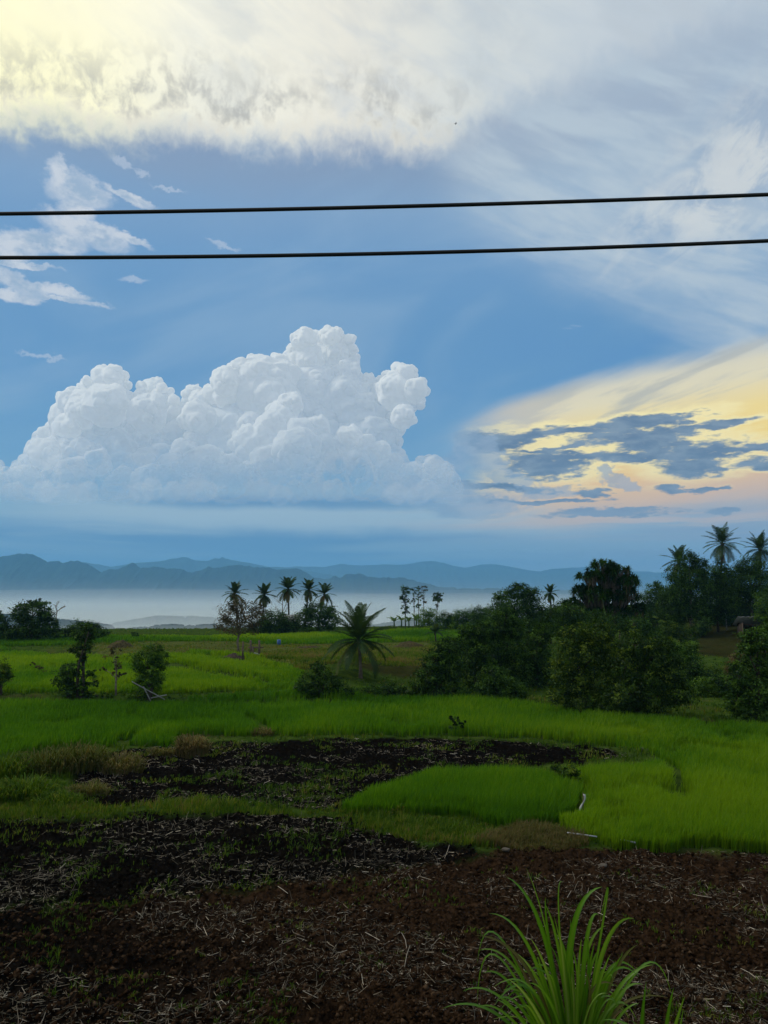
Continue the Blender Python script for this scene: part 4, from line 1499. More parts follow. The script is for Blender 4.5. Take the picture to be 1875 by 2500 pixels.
# ---- far left, at the corner of the fields
GA = 'trees at the far corner of the fields'
tree('broadleaf_tree', 'dark tree with layered flat crown behind the far rice strip', 'tree', (78, 1568), [(78, 1500, 42, 26), (48, 1497, 22, 18), (108, 1506, 20, 22), (80, 1475, 30, 9), (100, 1470, 20, 7), (55, 1482, 18, 7), (75, 1535, 48, 26), (50, 1550, 40, 18), (100, 1548, 36, 18)], M_DARK, 0.34, 4.0, 0.22, GA, 101)
tree('broadleaf_tree', 'dark dense tree cut off by the picture edge at the far field corner', 'tree', (-20, 1570), [(-15, 1522, 32, 28), (8, 1548, 34, 22), (-60, 1530, 50, 42), (-10, 1503, 14, 12)], M_DARK, 0.34, 4.5, 0.25, GA, 102)
tree('bushy_tree', 'narrow dark tree in front of the bare grey one', 'tree', (124, 1566), [(124, 1528, 17, 24), (130, 1550, 27, 18), (118, 1512, 9, 10)], M_DARK, 0.32, 4.5, 0.15, GA, 103)
tree('spreading_shrub', 'wide low dark shrub along the far rice strip', 'shrub', (205, 1563), [(200, 1537, 34, 20), (172, 1546, 26, 16), (238, 1542, 24, 20), (222, 1533, 22, 14), (215, 1554, 42, 10)], M_DARK, 0.30, 4.5, 0.14, GA, 104)
tree('small_shrub', 'small lone dark bush on the far field edge', 'shrub', (330, 1561), [(330, 1550, 8, 10), (331, 1556, 10, 6)], M_DARK, 0.25, 5, 0.06, None, 105)
tree('low_shrub', 'low flat green shrub on the far rice edge', 'shrub', (357, 1561), [(345, 1557, 12, 4), (366, 1557, 14, 4)], M_MIDG, 0.25, 5, 0.04, None, 106)


def bare_tree(label, px, dist, top_py, seed, group=None):
    rng = np.random.default_rng(seed)
    d = ray(px, 1500); x = d[0] / d[1] * dist
    b = np.array([x, dist, float(H(x, dist))])
    top = at(px, top_py, dist) - b
    root = thing('bare_tree', b, label, 'tree', group)
    tb = MB()
    tb.tube([(0, 0, -0.2), top * 0.5, top * 0.9], [0.11, 0.08, 0.03], 6)
    tb.build('trunk', M_PALEBARK, root)
    bb = MB()

    def grow(p, dv, L, r, lev):
        q = p + dv * L
        bb.tube([p, (p + q) / 2 + rng.normal(0, 0.04, 3) * L, q], [r, r * .75, r * .5], 4)
        if lev:
            for _ in range(3):
                nd = dv + rng.normal(0, 0.55, 3); nd[2] = abs(nd[2]) * 0.8 + 0.15
                grow(p + (q - p) * rng.uniform(0.4, 1.0), nd / np.linalg.norm(nd), L * 0.62, r * 0.6, lev - 1)
    for k in range(6):
        t = rng.uniform(0.4, 0.92)
        dv = np.array([rng.normal(0, 0.6), rng.normal(0, 0.6), 0.9])
        grow(top * t, dv / np.linalg.norm(dv), top[2] * 0.28, 0.04, 2)
    bb.build('branches', M_PALEBARK, root)
    return root


bare_tree('leafless pale tree beside the narrow dark tree', 138, 104, 1486, 107)

# ---- trees standing in the rice on the left
GB = 'small trees on the bund in the rice'
tree('slender_tree', 'tall slender leafy tree on the rice bund above a round shrub', 'tree', (200, 1706), [(208, 1532, 20, 14), (222, 1548, 20, 18), (195, 1552, 20, 18), (186, 1580, 18, 16), (208, 1578, 20, 20), (198, 1608, 13, 18), (194, 1640, 10, 20), (222, 1645, 17, 10), (236, 1668, 14, 7), (205, 1672, 16, 16), (200, 1695, 22, 10)], M_DARK, 0.17, 3.3, 0.13, GB, 110, stems=2, rag=0.5)
tree('round_shrub', 'dark round shrub at the foot of the slender tree', 'shrub', (166, 1706), [(166, 1638, 22, 20), (152, 1658, 22, 20), (178, 1662, 20, 22), (165, 1688, 24, 16)], M_DARK, 0.17, 3.8, 0.08, GB, 111, stems=3)
tree('sapling', 'thin sapling with sparse brownish leaves on the rice bund', 'tree', (283, 1698), [(283, 1585, 17, 9), (276, 1606, 18, 12), (288, 1628, 16, 10), (254, 1634, 16, 4), (298, 1646, 14, 4), (282, 1648, 10, 6)], M_BRNL, 0.17, 1.5, 0.075, GB, 112, rag=0.6, bark=M_PALEBARK)
tree('bamboo_clump', 'soft green bushy tree leaning over white poles', 'tree', (362, 1712), [(372, 1596, 32, 22), (392, 1606, 16, 22), (348, 1616, 28, 24), (376, 1640, 28, 26), (352, 1655, 24, 26), (384, 1672, 16, 20), (358, 1690, 26, 22), (340, 1702, 28, 11)], M_MIDG, 0.18, 3.8, 0.08, GB, 113, stems=4, droop=0.9, rag=0.5)
tree('leafy_tree', 'green tree cut by the left picture edge in the middle paddies', 'tree', (2, 1697), [(0, 1636, 26, 24), (14, 1656, 18, 16), (-10, 1670, 26, 18), (10, 1628, 12, 10)], M_YELL, 0.17, 3.0, 0.10, GB, 114)
tree('weedy_shrub', 'low dark weeds between the slender tree and the sapling', 'shrub', (245, 1706), [(232, 1696, 16, 7), (252, 1698, 14, 6), (268, 1700, 10, 5)], M_DARK, 0.15, 3.5, 0.04, None, 115)
tree('weedy_shrub', 'grey green weeds just past the white poles', 'shrub', (424, 1716), [(420, 1708, 16, 8), (440, 1711, 10, 5)], M_MIDG, 0.14, 3.0, 0.03, None, 116)
tree('weedy_shrub', 'brown green weeds on the left bund of the middle paddies', 'shrub', (112, 1650), [(95, 1628, 14, 5), (115, 1642, 20, 8), (80, 1622, 10, 4)], M_BRNL, 0.16, 3.0, 0.03, None, 117)

# ---- centre: palms and the brown tree
tree('deciduous_tree', 'thin olive brown tree beside the wooden posts', 'tree', (583, 1592), [(580, 1475, 24, 20), (560, 1500, 30, 24), (603, 1496, 32, 26), (580, 1528, 44, 22), (630, 1492, 22, 22), (545, 1516, 14, 12), (620, 1525, 24, 18), (571, 1455, 10, 8), (533, 1532, 6, 8)], M_BRNL, 0.22, 1.9, 0.13, None, 120, rag=0.6, bark=M_PALEBARK)
GC = 'coconut palms on the far field edge'
palm('coconut palm rising behind the olive brown tree', (573, 1449), 29, 118, nf=20, seed=121, group=GC, lean=7, dead=4)
palm('coconut palm with a full shaggy crown beside the round dark bush', (645, 1453), 28, 119, nf=28, seed=122, group=GC, low=-1.1, lean=-4, dead=6)
palm('tallest coconut palm on the far field edge with a clear bare trunk', (703, 1439), 31, 117, nf=24, seed=123, group=GC, low=-0.75, lean=3, dead=2)
palm('coconut palm above the dark bushy tree, taller of the close pair', (754, 1441), 27, 118, nf=21, seed=124, group=GC, low=-0.6, lean=-9, dead=3)
palm('coconut palm above the dark bushy tree, lower of the close pair', (792, 1452), 30, 120, nf=18, seed=125, group=GC, low=-0.9, lean=-14, dead=4, droop=0.8)
tree('round_bush', 'round dark bush below the tallest far palm', 'bush', (672, 1547), [(668, 1514, 33, 24), (640, 1530, 26, 18), (702, 1528, 24, 20), (670, 1538, 46, 12)], M_DARK, 0.32, 5.0, 0.16, None, 126, rag=0.2)
tree('bushy_tree', 'dark bushy tree under the close pair of far palms', 'tree', (778, 1546), [(775, 1496, 27, 26), (742, 1516, 26, 24), (806, 1516, 22, 24), (772, 1534, 46, 14), (755, 1488, 16, 14), (805, 1492, 16, 16)], M_DARK, 0.32, 4.5, 0.18, None, 127)
bare_tree('thin bare stem between two far palms', 690, 121, 1458, 128)
palm('young coconut palm with wide dark fronds alone in the pasture', (876, 1566), 88, base=(881, 1656), leaf_k=0.19, nf=34, seed=130, tr=0.11, low=-0.35, dead=2, leafn=52, droop=0.74)

# ---- hedge line in front of the pasture
GD = 'shrubs in the hedge below the pasture'
tree('hedge_shrub', 'tall dark shrub at the left end of the hedge below the pasture', 'shrub', (785, 1704), [(782, 1645, 24, 26), (770, 1625, 12, 12), (750, 1668, 26, 22), (812, 1668, 26, 22), (775, 1686, 42, 18), (728, 1682, 12, 12), (845, 1690, 20, 12)], M_DARK, 0.17, 3.8, 0.08, GD, 131, stems=3, rag=0.5)
tree('hedge_shrub', 'low leafy shrub right of the tall dark hedge shrub', 'shrub', (893, 1704), [(880, 1688, 26, 13), (910, 1686, 24, 14), (860, 1694, 18, 9)], M_MIDG, 0.17, 3.8, 0.05, GD, 132)
tree('hedge_shrub', 'low leafy shrub midway along the hedge below the young palm', 'shrub', (955, 1705), [(945, 1683, 26, 16), (970, 1688, 24, 14), (925, 1690, 16, 11)], M_DARK, 0.17, 3.8, 0.05, GD, 133)
tree('hedge_shrub', 'low shrub of the hedge touching the big dark thicket', 'shrub', (1010, 1706), [(1000, 1684, 26, 16), (1030, 1680, 22, 20), (1020, 1695, 28, 10)], M_DARK, 0.17, 3.8, 0.05, GD, 134)

# ---- slim trees and bananas right of centre, on the far edge
GE = 'slim trees on the far edge right of centre'
tree('slim_tree', 'slim tree with stacked dark leaf tufts beside the bananas', 'tree', (990, 0), [(990, 1440, 13, 9), (984, 1456, 10, 8), (993, 1468, 9, 7), (988, 1482, 10, 7), (991, 1496, 9, 7)], M_DARK, 0.36, 3.6, 0.12, GE, 140, dist=126)
tree('slim_tree', 'thin sparse tree next to the tufted slim tree', 'tree', (1012, 0), [(1010, 1440, 7, 6), (1015, 1452, 7, 7), (1009, 1464, 7, 6), (1014, 1478, 7, 6)], M_DARK, 0.3, 1.5, 0.09, GE, 141, dist=128, rag=0.6)
tree('slim_tree', 'thin sparse tree, middle of the slender trio', 'tree', (1022, 0), [(1021, 1436, 6, 6), (1024, 1450, 7, 7), (1020, 1463, 6, 6), (1022, 1478, 6, 6)], M_DARK, 0.3, 1.4, 0.09, GE, 142, dist=127, rag=0.6)
tree('slim_tree', 'taller greyish sparse tree, outer of the slender trio', 'tree', (1034, 0), [(1035, 1434, 9, 7), (1038, 1446, 9, 7), (1032, 1458, 8, 7), (1035, 1472, 7, 6)], M_BRNL, 0.3, 1.5, 0.09, GE, 143, dist=126, rag=0.6)
tree('slim_tree', 'small thin tree with a round dark tuft on top', 'tree', (1067, 0), [(1068, 1456, 10, 9), (1077, 1453, 6, 6), (1062, 1464, 7, 7), (1074, 1467, 7, 6), (1065, 1480, 5, 5)], M_DARK, 0.34, 4.5, 0.1, GE, 144, dist=122)
for i, (px, h, lb) in enumerate([(962, 34, 'banana plant at the outer end of the far row'), (980, 36, 'banana plant below the tufted slim tree'), (998, 34, 'banana plant in the far row below the sparse trio'), (1016, 40, 'tallest banana plant next to the pale shrub')]):
    banana(lb, px, 121 + (i % 2) * 2, h, 150 + i)
tree('pale_shrub', 'pale feathery shrub beside the far bananas', 'shrub', (1045, 0), [(1047, 1496, 20, 12), (1032, 1510, 16, 13), (1058, 1512, 18, 14), (1045, 1526, 28, 12)], M_MIDG, 0.3, 3.0, 0.08, None, 155, dist=120, tint0=0.75)
GF = 'dark bushes along the far edge'
tree('dark_bush', 'dark bush right of the pale feathery shrub', 'bush', (1090, 0), [(1088, 1512, 22, 17), (1105, 1516, 18, 15), (1092, 1530, 32, 12)], M_DARK, 0.3, 4.2, 0.1, GF, 156, dist=112)
tree('dark_bush', 'middle dark bush on the far edge behind the thicket', 'bush', (1132, 0), [(1130, 1506, 24, 18), (1150, 1510, 20, 18), (1135, 1526, 36, 14)], M_MIDG, 0.3, 4.2, 0.1, GF, 157, dist=108, tint0=0.3)
tree('dark_bush', 'dark bush of the far edge next to the broad tree', 'bush', (1175, 0), [(1172, 1500, 22, 18), (1190, 1505, 22, 22), (1180, 1525, 36, 18)], M_DARK, 0.3, 4.2, 0.1, GF, 158, dist=104)
palm('small young coconut palm poking up behind the dark thicket', (1062, 1545), 26, base=(1064, 1566), nf=11, seed=159, tr=0.09, low=0.35, dead=0, el_hi=1.5)

# ---- the thicket, front line
GG = 'thicket trees at the back of the broad paddy'
tree('thicket_tree', 'dark rounded thicket tree nearest the young palm', 'tree', (1080, 1708), [(1065, 1612, 34, 30), (1105, 1580, 34, 28), (1050, 1648, 36, 32), (1095, 1640, 40, 34), (1055, 1688, 42, 20), (1110, 1690, 42, 20), (1085, 1600, 30, 24)], M_DARK, 0.19, 4.2, 0.16, GG, 160, clump=0.2)
tree('thicket_tree', 'dark thicket tree with a high leafy shoulder left of the vine covered one', 'tree', (1165, 1710), [(1160, 1562, 34, 28), (1140, 1540, 22, 22), (1185, 1545, 26, 30), (1150, 1610, 42, 34), (1190, 1600, 36, 36), (1165, 1655, 44, 34), (1150, 1692, 36, 18)], M_DARK, 0.19, 4.2, 0.18, GG, 161, dist=46, clump=0.2)
tree('vine_covered_tree', 'tall vine covered tree column in the middle of the thicket', 'tree', (1235, 1712), [(1232, 1510, 30, 28), (1252, 1535, 30, 30), (1215, 1548, 30, 30), (1238, 1580, 40, 34), (1255, 1625, 40, 36), (1222, 1630, 34, 32), (1245, 1675, 44, 32)], M_DARK, 0.19, 4.2, 0.2, GG, 162, dist=47, clump=0.2, droop=0.8)
tree('thicket_shrub', 'broad low leafy shrub at the foot of the vine covered tree', 'shrub', (1220, 1715), [(1205, 1650, 34, 28), (1190, 1682, 34, 24), (1235, 1680, 34, 26), (1262, 1690, 30, 20), (1215, 1704, 44, 11)], M_DARK, 0.18, 4.2, 0.07, GG, 163, tint0=0.65)
tree('thicket_tree', 'dark thicket tree between the vine covered tree and the yellow green one', 'tree', (1310, 1720), [(1310, 1560, 32, 34), (1335, 1535, 26, 28), (1300, 1600, 34, 34), (1330, 1620, 34, 40), (1300, 1655, 34, 34), (1330, 1680, 34, 30), (1305, 1705, 34, 14)], M_DARK, 0.19, 4.2, 0.18, GG, 164, dist=48, clump=0.2)
tree('yellow_green_tree', 'large yellow green leafy tree leaning over the paddy', 'tree', (1430, 1742), [(1400, 1556, 44, 28), (1450, 1545, 48, 30), (1385, 1600, 34, 34), (1440, 1605, 50, 40), (1375, 1650, 30, 34), (1410, 1665, 44, 38), (1460, 1660, 46, 40), (1372, 1695, 30, 28), (1425, 1712, 44, 28), (1480, 1580, 40, 32)], M_YELL, 0.18, 4.4, 0.18, GG, 165, clump=0.2, tint0=0.40)
tree('broad_dark_tree', 'broad dark tree with drooping sprays beside the yellow green tree', 'tree', (1565, 1752), [(1550, 1575, 50, 34), (1600, 1600, 46, 36), (1530, 1625, 50, 42), (1580, 1650, 54, 44), (1635, 1640, 42, 40), (1530, 1690, 50, 40), (1590, 1705, 54, 36), (1650, 1690, 40, 36), (1500, 1725, 40, 24), (1560, 1730, 50, 20), (1620, 1580, 30, 24)], M_YELL, 0.19, 4.2, 0.2, GG, 166, clump=0.2, tint0=0.2, droop=0.9)
tree('leafy_shrub', 'mid green leafy shrub between the broad dark tree and the ploughed slope', 'shrub', (1668, 1690), [(1650, 1600, 30, 30), (1680, 1590, 26, 24), (1660, 1640, 34, 34), (1690, 1630, 24, 30)], M_MIDG, 0.2, 4.0, 0.1, None, 167, dist=52, tint0=0.35)
tree('creeping_shrub', 'sprawling green creepers below the ploughed slope', 'shrub', (1735, 1752), [(1720, 1680, 38, 24), (1760, 1690, 36, 26), (1700, 1710, 36, 24), (1745, 1722, 40, 22), (1705, 1738, 40, 14), (1775, 1735, 26, 18)], M_MIDG, 0.16, 4.0, 0.05, None, 168, dist=44, tint0=0.35)
tree('creeping_shrub', 'low olive growth on the bank under the ploughed slope', 'shrub', (1725, 1660), [(1700, 1650, 34, 18), (1745, 1645, 38, 18), (1790, 1650, 26, 18)], M_YELL, 0.2, 3.6, 0.05, None, 169, dist=54, tint0=0.35)
tree('edge_tree', 'leafy tree with browning sprays at the right picture edge', 'tree', (1850, 1770), [(1850, 1560, 44, 28), (1890, 1545, 36, 40), (1820, 1580, 26, 24), (1860, 1620, 48, 40), (1805, 1650, 26, 36), (1850, 1690, 50, 44), (1800, 1710, 26, 34), (1840, 1745, 54, 24), (1900, 1700, 40, 60)], M_DARK, 0.18, 4.2, 0.18, None, 170, clump=0.2, tint0=0.6)
tree('browning_shrub', 'orange brown shrub against the tree at the right picture edge', 'shrub', (1790, 1680), [(1788, 1640, 18, 22), (1795, 1610, 16, 14), (1785, 1665, 14, 16)], M_BRNL, 0.17, 2.6, 0.06, None, 171, dist=43, tint0=0.75)

# ---- rising ground behind the thicket
GH = 'trees on the rise behind the thicket'
tree('broad_tree', 'broad layered tree on the skyline left of the lone thin palm', 'tree', (1262, 0), [(1262, 1446, 30, 18), (1228, 1452, 22, 12), (1298, 1452, 24, 18), (1212, 1460, 11, 6), (1270, 1432, 20, 10), (1255, 1478, 46, 26), (1300, 1482, 30, 28), (1225, 1495, 34, 28), (1275, 1515, 56, 30), (1240, 1540, 50, 30)], M_DARK, 0.28, 4.2, 0.22, GH, 180, dist=84, tint0=0.5)
palm('lone thin coconut palm on the skyline between two big trees', (1343, 1449), 22, 112, nf=20, seed=181, low=-0.8, lean=4, dead=4)
tree('dark_bush', 'dark bush below the lone skyline palm', 'bush', (1345, 0), [(1340, 1500, 28, 22), (1375, 1490, 26, 22), (1350, 1525, 44, 24), (1390, 1520, 30, 26)], M_DARK, 0.28, 4.5, 0.12, None, 182, dist=86)


def strap_tree(label, base_px, dist, blobs, seed):
    """Screw-pine like tree: rosettes of strap leaves over the crown, dead leaves hanging below."""
    rng = np.random.default_rng(seed)
    d = ray(base_px, 1500); x = d[0] / d[1] * dist
    b = np.array([x, dist, float(H(x, dist))])
    k = dist / F_PX
    root = thing('screw_pine', b, label, 'tree')
    mb, hang, tb = MB(), MB(), MB()
    for (px, py, rx, ry) in blobs:
        c = at(px, py, dist + rng.normal(0, 0.4)) - b
        r = np.array([rx, max(rx, ry) * .8, ry]) * k
        nr = int(40 * (rx * ry) / 1600.0) + 10
        for _ in range(nr):
            dv = norm(rng.normal(size=3)); dv[2] = abs(dv[2]) * 0.9 - 0.12
            p = c + dv * r * rng.uniform(0.75, 1.05)
            tb.tube([c * np.array([0.5, 0.5, 0.55]), (c + p) / 2, p], [0.09, 0.06, 0.035], 5)
            tn = np.clip(0.4 + rng.normal(0, 0.2), 0, 1)
            for j in range(26):
                a = j * 2.4; e = 1.35 - 1.9 * (j / 26.0) + rng.normal(0, 0.1)
                L = rng.uniform(0.4, 0.7)
                o_ = np.array([math.cos(a), math.sin(a), 0]); s_ = np.array([-math.sin(a), math.cos(a), 0])
                q0 = p; q1 = p + (o_ * math.cos(e) + np.array([0, 0, math.sin(e)])) * L * 0.6
                q2 = q1 + (o_ * math.cos(e - 0.9) + np.array([0, 0, math.sin(e - 0.9)])) * L * 0.5
                w = 0.045
                v = [q0 - s_ * w, q0 + s_ * w, q1 + s_ * w, q1 - s_ * w, q2]
                mb.add(np.array(v), [(0, 1, 2, 3)], [(3, 2, 4)], np.clip(tn + rng.normal(0, 0.08), 0, 1))
            if rng.random() < 0.18:
                for j in range(4):
                    a = rng.uniform(0, 6.28); L = rng.uniform(0.5, 1.3)
                    o_ = np.array([math.cos(a) * 0.12, math.sin(a) * 0.12, 0]); s_ = np.array([-math.sin(a), math.cos(a), 0]) * 0.035
                    v = [p + o_ - s_, p + o_ + s_, p + o_ * 2 + s_ - np.array([0, 0, L]), p + o_ * 2 - s_ - np.array([0, 0, L])]
                    hang.add(np.array(v), [(0, 1, 2, 3)], None, rng.uniform(0.3, 0.9))
    for sx in (-0.9, -0.2, 0.5, 1.1):
        tb.tube([(sx, rng.normal(0, .3), -0.2), (sx * 1.1, 0, 1.6), (sx * 1.4, 0, 3.4)], [0.13, 0.10, 0.08], 7)
    mb.build('crown', M_DARK, root)
    hang.build('dead_leaves', M_BRNL, root)
    tb.build('trunk', M_PALEBARK, root)


strap_tree('big dark tree with sword shaped leaf rosettes and hanging dead leaves', 1480, 72, [(1470, 1384, 32, 18), (1510, 1398, 30, 18), (1440, 1410, 30, 22), (1480, 1415, 46, 28), (1535, 1425, 28, 24), (1420, 1445, 22, 18), (1450, 1460, 46, 36), (1520, 1460, 46, 36), (1400, 1480, 24, 20), (1480, 1510, 66, 40), (1550, 1490, 26, 30)], 183)
tree('leafy_tree', 'mid sized leafy tree between the sword leaf tree and the big dark one', 'tree', (1600, 0), [(1600, 1432, 20, 12), (1615, 1448, 20, 18), (1588, 1460, 24, 22), (1610, 1490, 30, 28), (1575, 1500, 26, 26)], M_DARK, 0.28, 4.0, 0.16, GH, 184, dist=92, tint0=0.6)
banana('banana plant in front of the tin roofed hut on the rise', 1618, 88, 66, 185, group='banana plants on the rise')
banana('banana plant just right of the hut banana on the rise', 1640, 90, 52, 186, group='banana plants on the rise')
tree('tall_dark_tree', 'tall dark tree in front of the coconut palm that leans left', 'tree', (1688, 0), [(1682, 1368, 26, 20), (1708, 1385, 22, 24), (1658, 1405, 28, 26), (1690, 1410, 40, 30), (1655, 1450, 34, 32), (1700, 1450, 46, 36), (1660, 1490, 32, 26), (1705, 1490, 40, 24)], M_DARK, 0.28, 4.4, 0.24, GH, 187, dist=86, bark=M_PALEBARK)
palm('coconut palm leaning left behind the tall dark tree', (1657, 1372), 40, 100, nf=22, seed=188, group='coconut palms on the rise', low=-0.7, lean=26, dead=3)
palm('highest coconut palm on the rise with a full round crown', (1764, 1328), 45, 100, nf=28, seed=189, group='coconut palms on the rise', low=-1.1, tr=0.18, lean=-6, dead=6)
palm('coconut palm cut by the right picture edge on the rise', (1856, 1342), 42, 100, nf=28, seed=190, group='coconut palms on the rise', low=-0.95, tr=0.18)
tree('shaggy_tree', 'olive shaggy tree wrapped round the foot of the highest palm', 'tree', (1752, 0), [(1757, 1392, 22, 24), (1740, 1420, 30, 30), (1770, 1430, 30, 34), (1745, 1465, 42, 34), (1775, 1490, 36, 28), (1735, 1502, 32, 20)], M_DARK, 0.28, 4.2, 0.2, GH, 191, dist=88, tint0=0.35)
tree('round_crowned_tree', 'round crowned dark tree below the palm at the right picture edge', 'tree', (1835, 0), [(1830, 1384, 34, 22), (1855, 1398, 26, 24), (1800, 1405, 24, 26), (1835, 1425, 48, 30), (1810, 1455, 36, 30), (1860, 1460, 34, 34)], M_DARK, 0.28, 4.6, 0.22, GH, 192, dist=90, rag=0.2)
tree('bushy_tree', 'bushy olive tree at the right edge above the tin roof', 'tree', (1880, 0), [(1880, 1470, 34, 36), (1865, 1500, 26, 20), (1905, 1500, 40, 40)], M_MIDG, 0.26, 4.0, 0.18, None, 193, dist=78, tint0=0.35)
tree('dark_bush', 'dark bush under the tall dark tree on the rise', 'bush', (1712, 0), [(1712, 1525, 22, 18), (1705, 1540, 26, 12)], M_DARK, 0.26, 4.5, 0.08, None, 194, dist=84)
tree('dark_bush', 'grassy bush at the left end of the ploughed slope', 'bush', (1660, 0), [(1655, 1545, 30, 14), (1680, 1560, 22, 14), (1630, 1535, 24, 18)], M_YELL, 0.24, 4.0, 0.06, None, 195, dist=76, tint0=0.3)
tree('dark_bush', 'dark bush in front of the sword leaf tree', 'bush', (1510, 0), [(1490, 1530, 44, 26), (1550, 1530, 40, 22), (1440, 1525, 36, 30), (1590, 1545, 30, 18)], M_DARK, 0.24, 4.4, 0.08, None, 196, dist=66)
tree('dark_bush', 'dark bush behind the far huts on the rise', 'bush', (1800, 0), [(1790, 1505, 40, 16), (1840, 1500, 40, 18), (1740, 1515, 30, 14)], M_DARK, 0.26, 4.5, 0.08, None, 197, dist=104)

tree('leafy_tree', 'dark tree filling the gap behind the ploughed slope', 'tree', (1790, 0), [(1785, 1462, 36, 26), (1760, 1440, 26, 22), (1800, 1490, 40, 24), (1775, 1512, 44, 18)], M_DARK, 0.26, 4.4, 0.16, GH, 202, dist=94, tint0=0.3)
tree('leafy_tree', 'dark leafy tree left of the tall dark tree on the rise', 'tree', (1632, 0), [(1630, 1466, 26, 26), (1642, 1445, 18, 16), (1625, 1496, 34, 24), (1645, 1515, 34, 20)], M_DARK, 0.26, 4.4, 0.14, GH, 203, dist=88, tint0=0.35)
tree('thicket_shrub', 'dark shrub closing the gap between the broad dark tree and the edge tree', 'shrub', (1690, 1720), [(1680, 1662, 34, 26), (1700, 1690, 36, 26), (1665, 1705, 34, 24), (1715, 1655, 26, 20), (1690, 1625, 26, 22)], M_DARK, 0.18, 4.2, 0.07, None, 204, dist=47, tint0=0.4)
tree('thicket_shrub', 'dark shrub at the foot of the edge tree', 'shrub', (1790, 1740), [(1770, 1668, 30, 24), (1790, 1700, 30, 28), (1765, 1715, 34, 20), (1800, 1640, 18, 20)], M_DARK, 0.18, 4.2, 0.07, None, 205, dist=43, tint0=0.4)
tree('thicket_tree', 'irregular dark tree rising behind the yellow green tree', 'tree', (1400, 0), [(1395, 1500, 30, 24), (1420, 1520, 36, 26), (1375, 1530, 34, 26), (1450, 1515, 28, 22)], M_DARK, 0.22, 4.4, 0.14, GG, 206, dist=62, tint0=0.35)

# ---- single small plants in the rice
tree('small_plant', 'small dark leafy plant alone in the broad paddy', 'plant', (1115, 1795), [(1106, 1752, 14, 5), (1118, 1760, 16, 5), (1124, 1769, 12, 6), (1112, 1776, 14, 8)], M_DARK, 0.18, 5.0, 0.03, None, 200)
tree('small_bush', 'small yellow topped bush at the corner of the rounded paddy', 'bush', (1388, 1925), [(1362, 1876, 24, 9), (1388, 1886, 24, 14), (1400, 1900, 14, 14), (1380, 1904, 22, 12)], M_YELL, 0.13, 5.0, 0.03, None, 201, tint0=0.3)


def grass_clump(name, label, base, h, n, spread, mat, seed, t0, rad):
    rng = np.random.default_rng(seed)
    b = ground_at(*base)
    mb = MB()
    for i in range(n):
        a = rng.uniform(0, 2 * PI); r0 = rad * math.sqrt(rng.random())
        p = np.array([math.cos(a) * r0, math.sin(a) * r0 * 0.7, -0.05])
        p[2] += float(surf(np.array([b[0] + p[0]]), np.array([b[1] + p[1]]))[0]) - b[2]
        hh = h * rng.uniform(0.45, 1.1) * (1 - 0.4 * (r0 / rad) ** 2)
        ln = spread * hh * rng.uniform(0.1, 1.0)
        a2 = a + rng.normal(0, 0.9)
        d = np.array([math.cos(a2) * ln, math.sin(a2) * ln, 0])
        w = max(0.006, b[1] * 0.0006)
        s = np.array([-math.sin(a2 + rng.normal(0, .7)), math.cos(a2), 0]) * w
        q1 = p + d * 0.3 + np.array([0, 0, hh * 0.6]); q2 = p + d * 0.75 + np.array([0, 0, hh * 0.92]); q3 = p + d * 1.25 + np.array([0, 0, hh * 0.80])
        mb.add(np.array([p - s, p + s, q1 + s, q1 - s, q2 + s * .7, q2 - s * .7, q3]), [(0, 1, 2, 3), (3, 2, 4, 5)], [(5, 4, 6)], np.clip(t0 + rng.normal(0, 0.22), 0, 1))
    o = mb.build(name, mat)
    o.location = b
    tag(o, label, 'grass clump')
    return o


grass_clump('dry_grass_clump', 'reddish brown dry grass clump at the top corner of the upper black plot', (470, 1842), 0.85, 900, 0.7, M_DRYGR, 210, 0.80, 0.55)
grass_clump('dry_grass_clump', 'low trail of dry grass left of the reddish brown clump', (400, 1840), 0.34, 500, 0.9, M_DRYGR, 211, 0.60, 0.55)
grass_clump('dry_grass_clump', 'small dry tuft on the bund above the reddish brown clump', (642, 1796), 0.42, 320, 0.7, M_DRYGR, 212, 0.6, 0.45)
GI = 'overgrown grass clumps on the left bank'
for i, (px, py, h, n, rad, t0, mt, lb) in enumerate([
        (290, 1880, 0.7, 800, 0.8, 0.66, M_DRYGR, 'browning straw like grass clump on the left bank nearest the black plot'),
        (190, 1880, 1.0, 1000, 1.0, 0.36, M_DRYGR, 'tall olive grass clump on top of the left bank'),
        (110, 1890, 0.95, 900, 1.0, 0.30, M_DRYGR, 'green olive grass clump on the left bank behind the leafy weeds'),
        (10, 1900, 0.9, 900, 1.0, 0.4, M_GRASS, 'green grass clump at the left picture edge on the bank'),
        (215, 1940, 0.5, 700, 0.6, 0.50, M_DRYGR, 'drooping dry grass on the near side of the left bank'),
        (60, 1950, 0.75, 900, 0.8, 0.42, M_GRASS, 'dark green weed clump low on the left bank'),
        (140, 1962, 0.45, 800, 0.7, 0.40, M_GRASS, 'short green weed clump at the bottom of the left bank'),
        (-40, 1960, 0.7, 800, 0.8, 0.5, M_GRASS, 'weed clump cut by the left picture edge at the bottom of the bank')]):
    tag(grass_clump('bank_grass', lb, (px, py), h, n, 0.75, mt, 220 + i, t0, rad), group=GI)
for i, (px, py, lb) in enumerate([(400, 1945, 'lone maize like seedling beside the left bank'), (490, 1952, 'pale seedling sprouting in the upper black plot'), (745, 1935, 'leafy weed standing in the middle of the upper black plot'), (960, 1985, 'tuft of weeds on the green strip in front of the rounded paddy'), (545, 1968, 'tuft of weeds on the green strip below the upper black plot')]):
    tag(grass_clump('seedling', lb, (px, py), 0.34, 26 if i < 3 else 120, 0.8, M_GRASS, 240 + i, 0.6, 0.10 if i < 3 else 0.4), group='weeds standing in the soil')


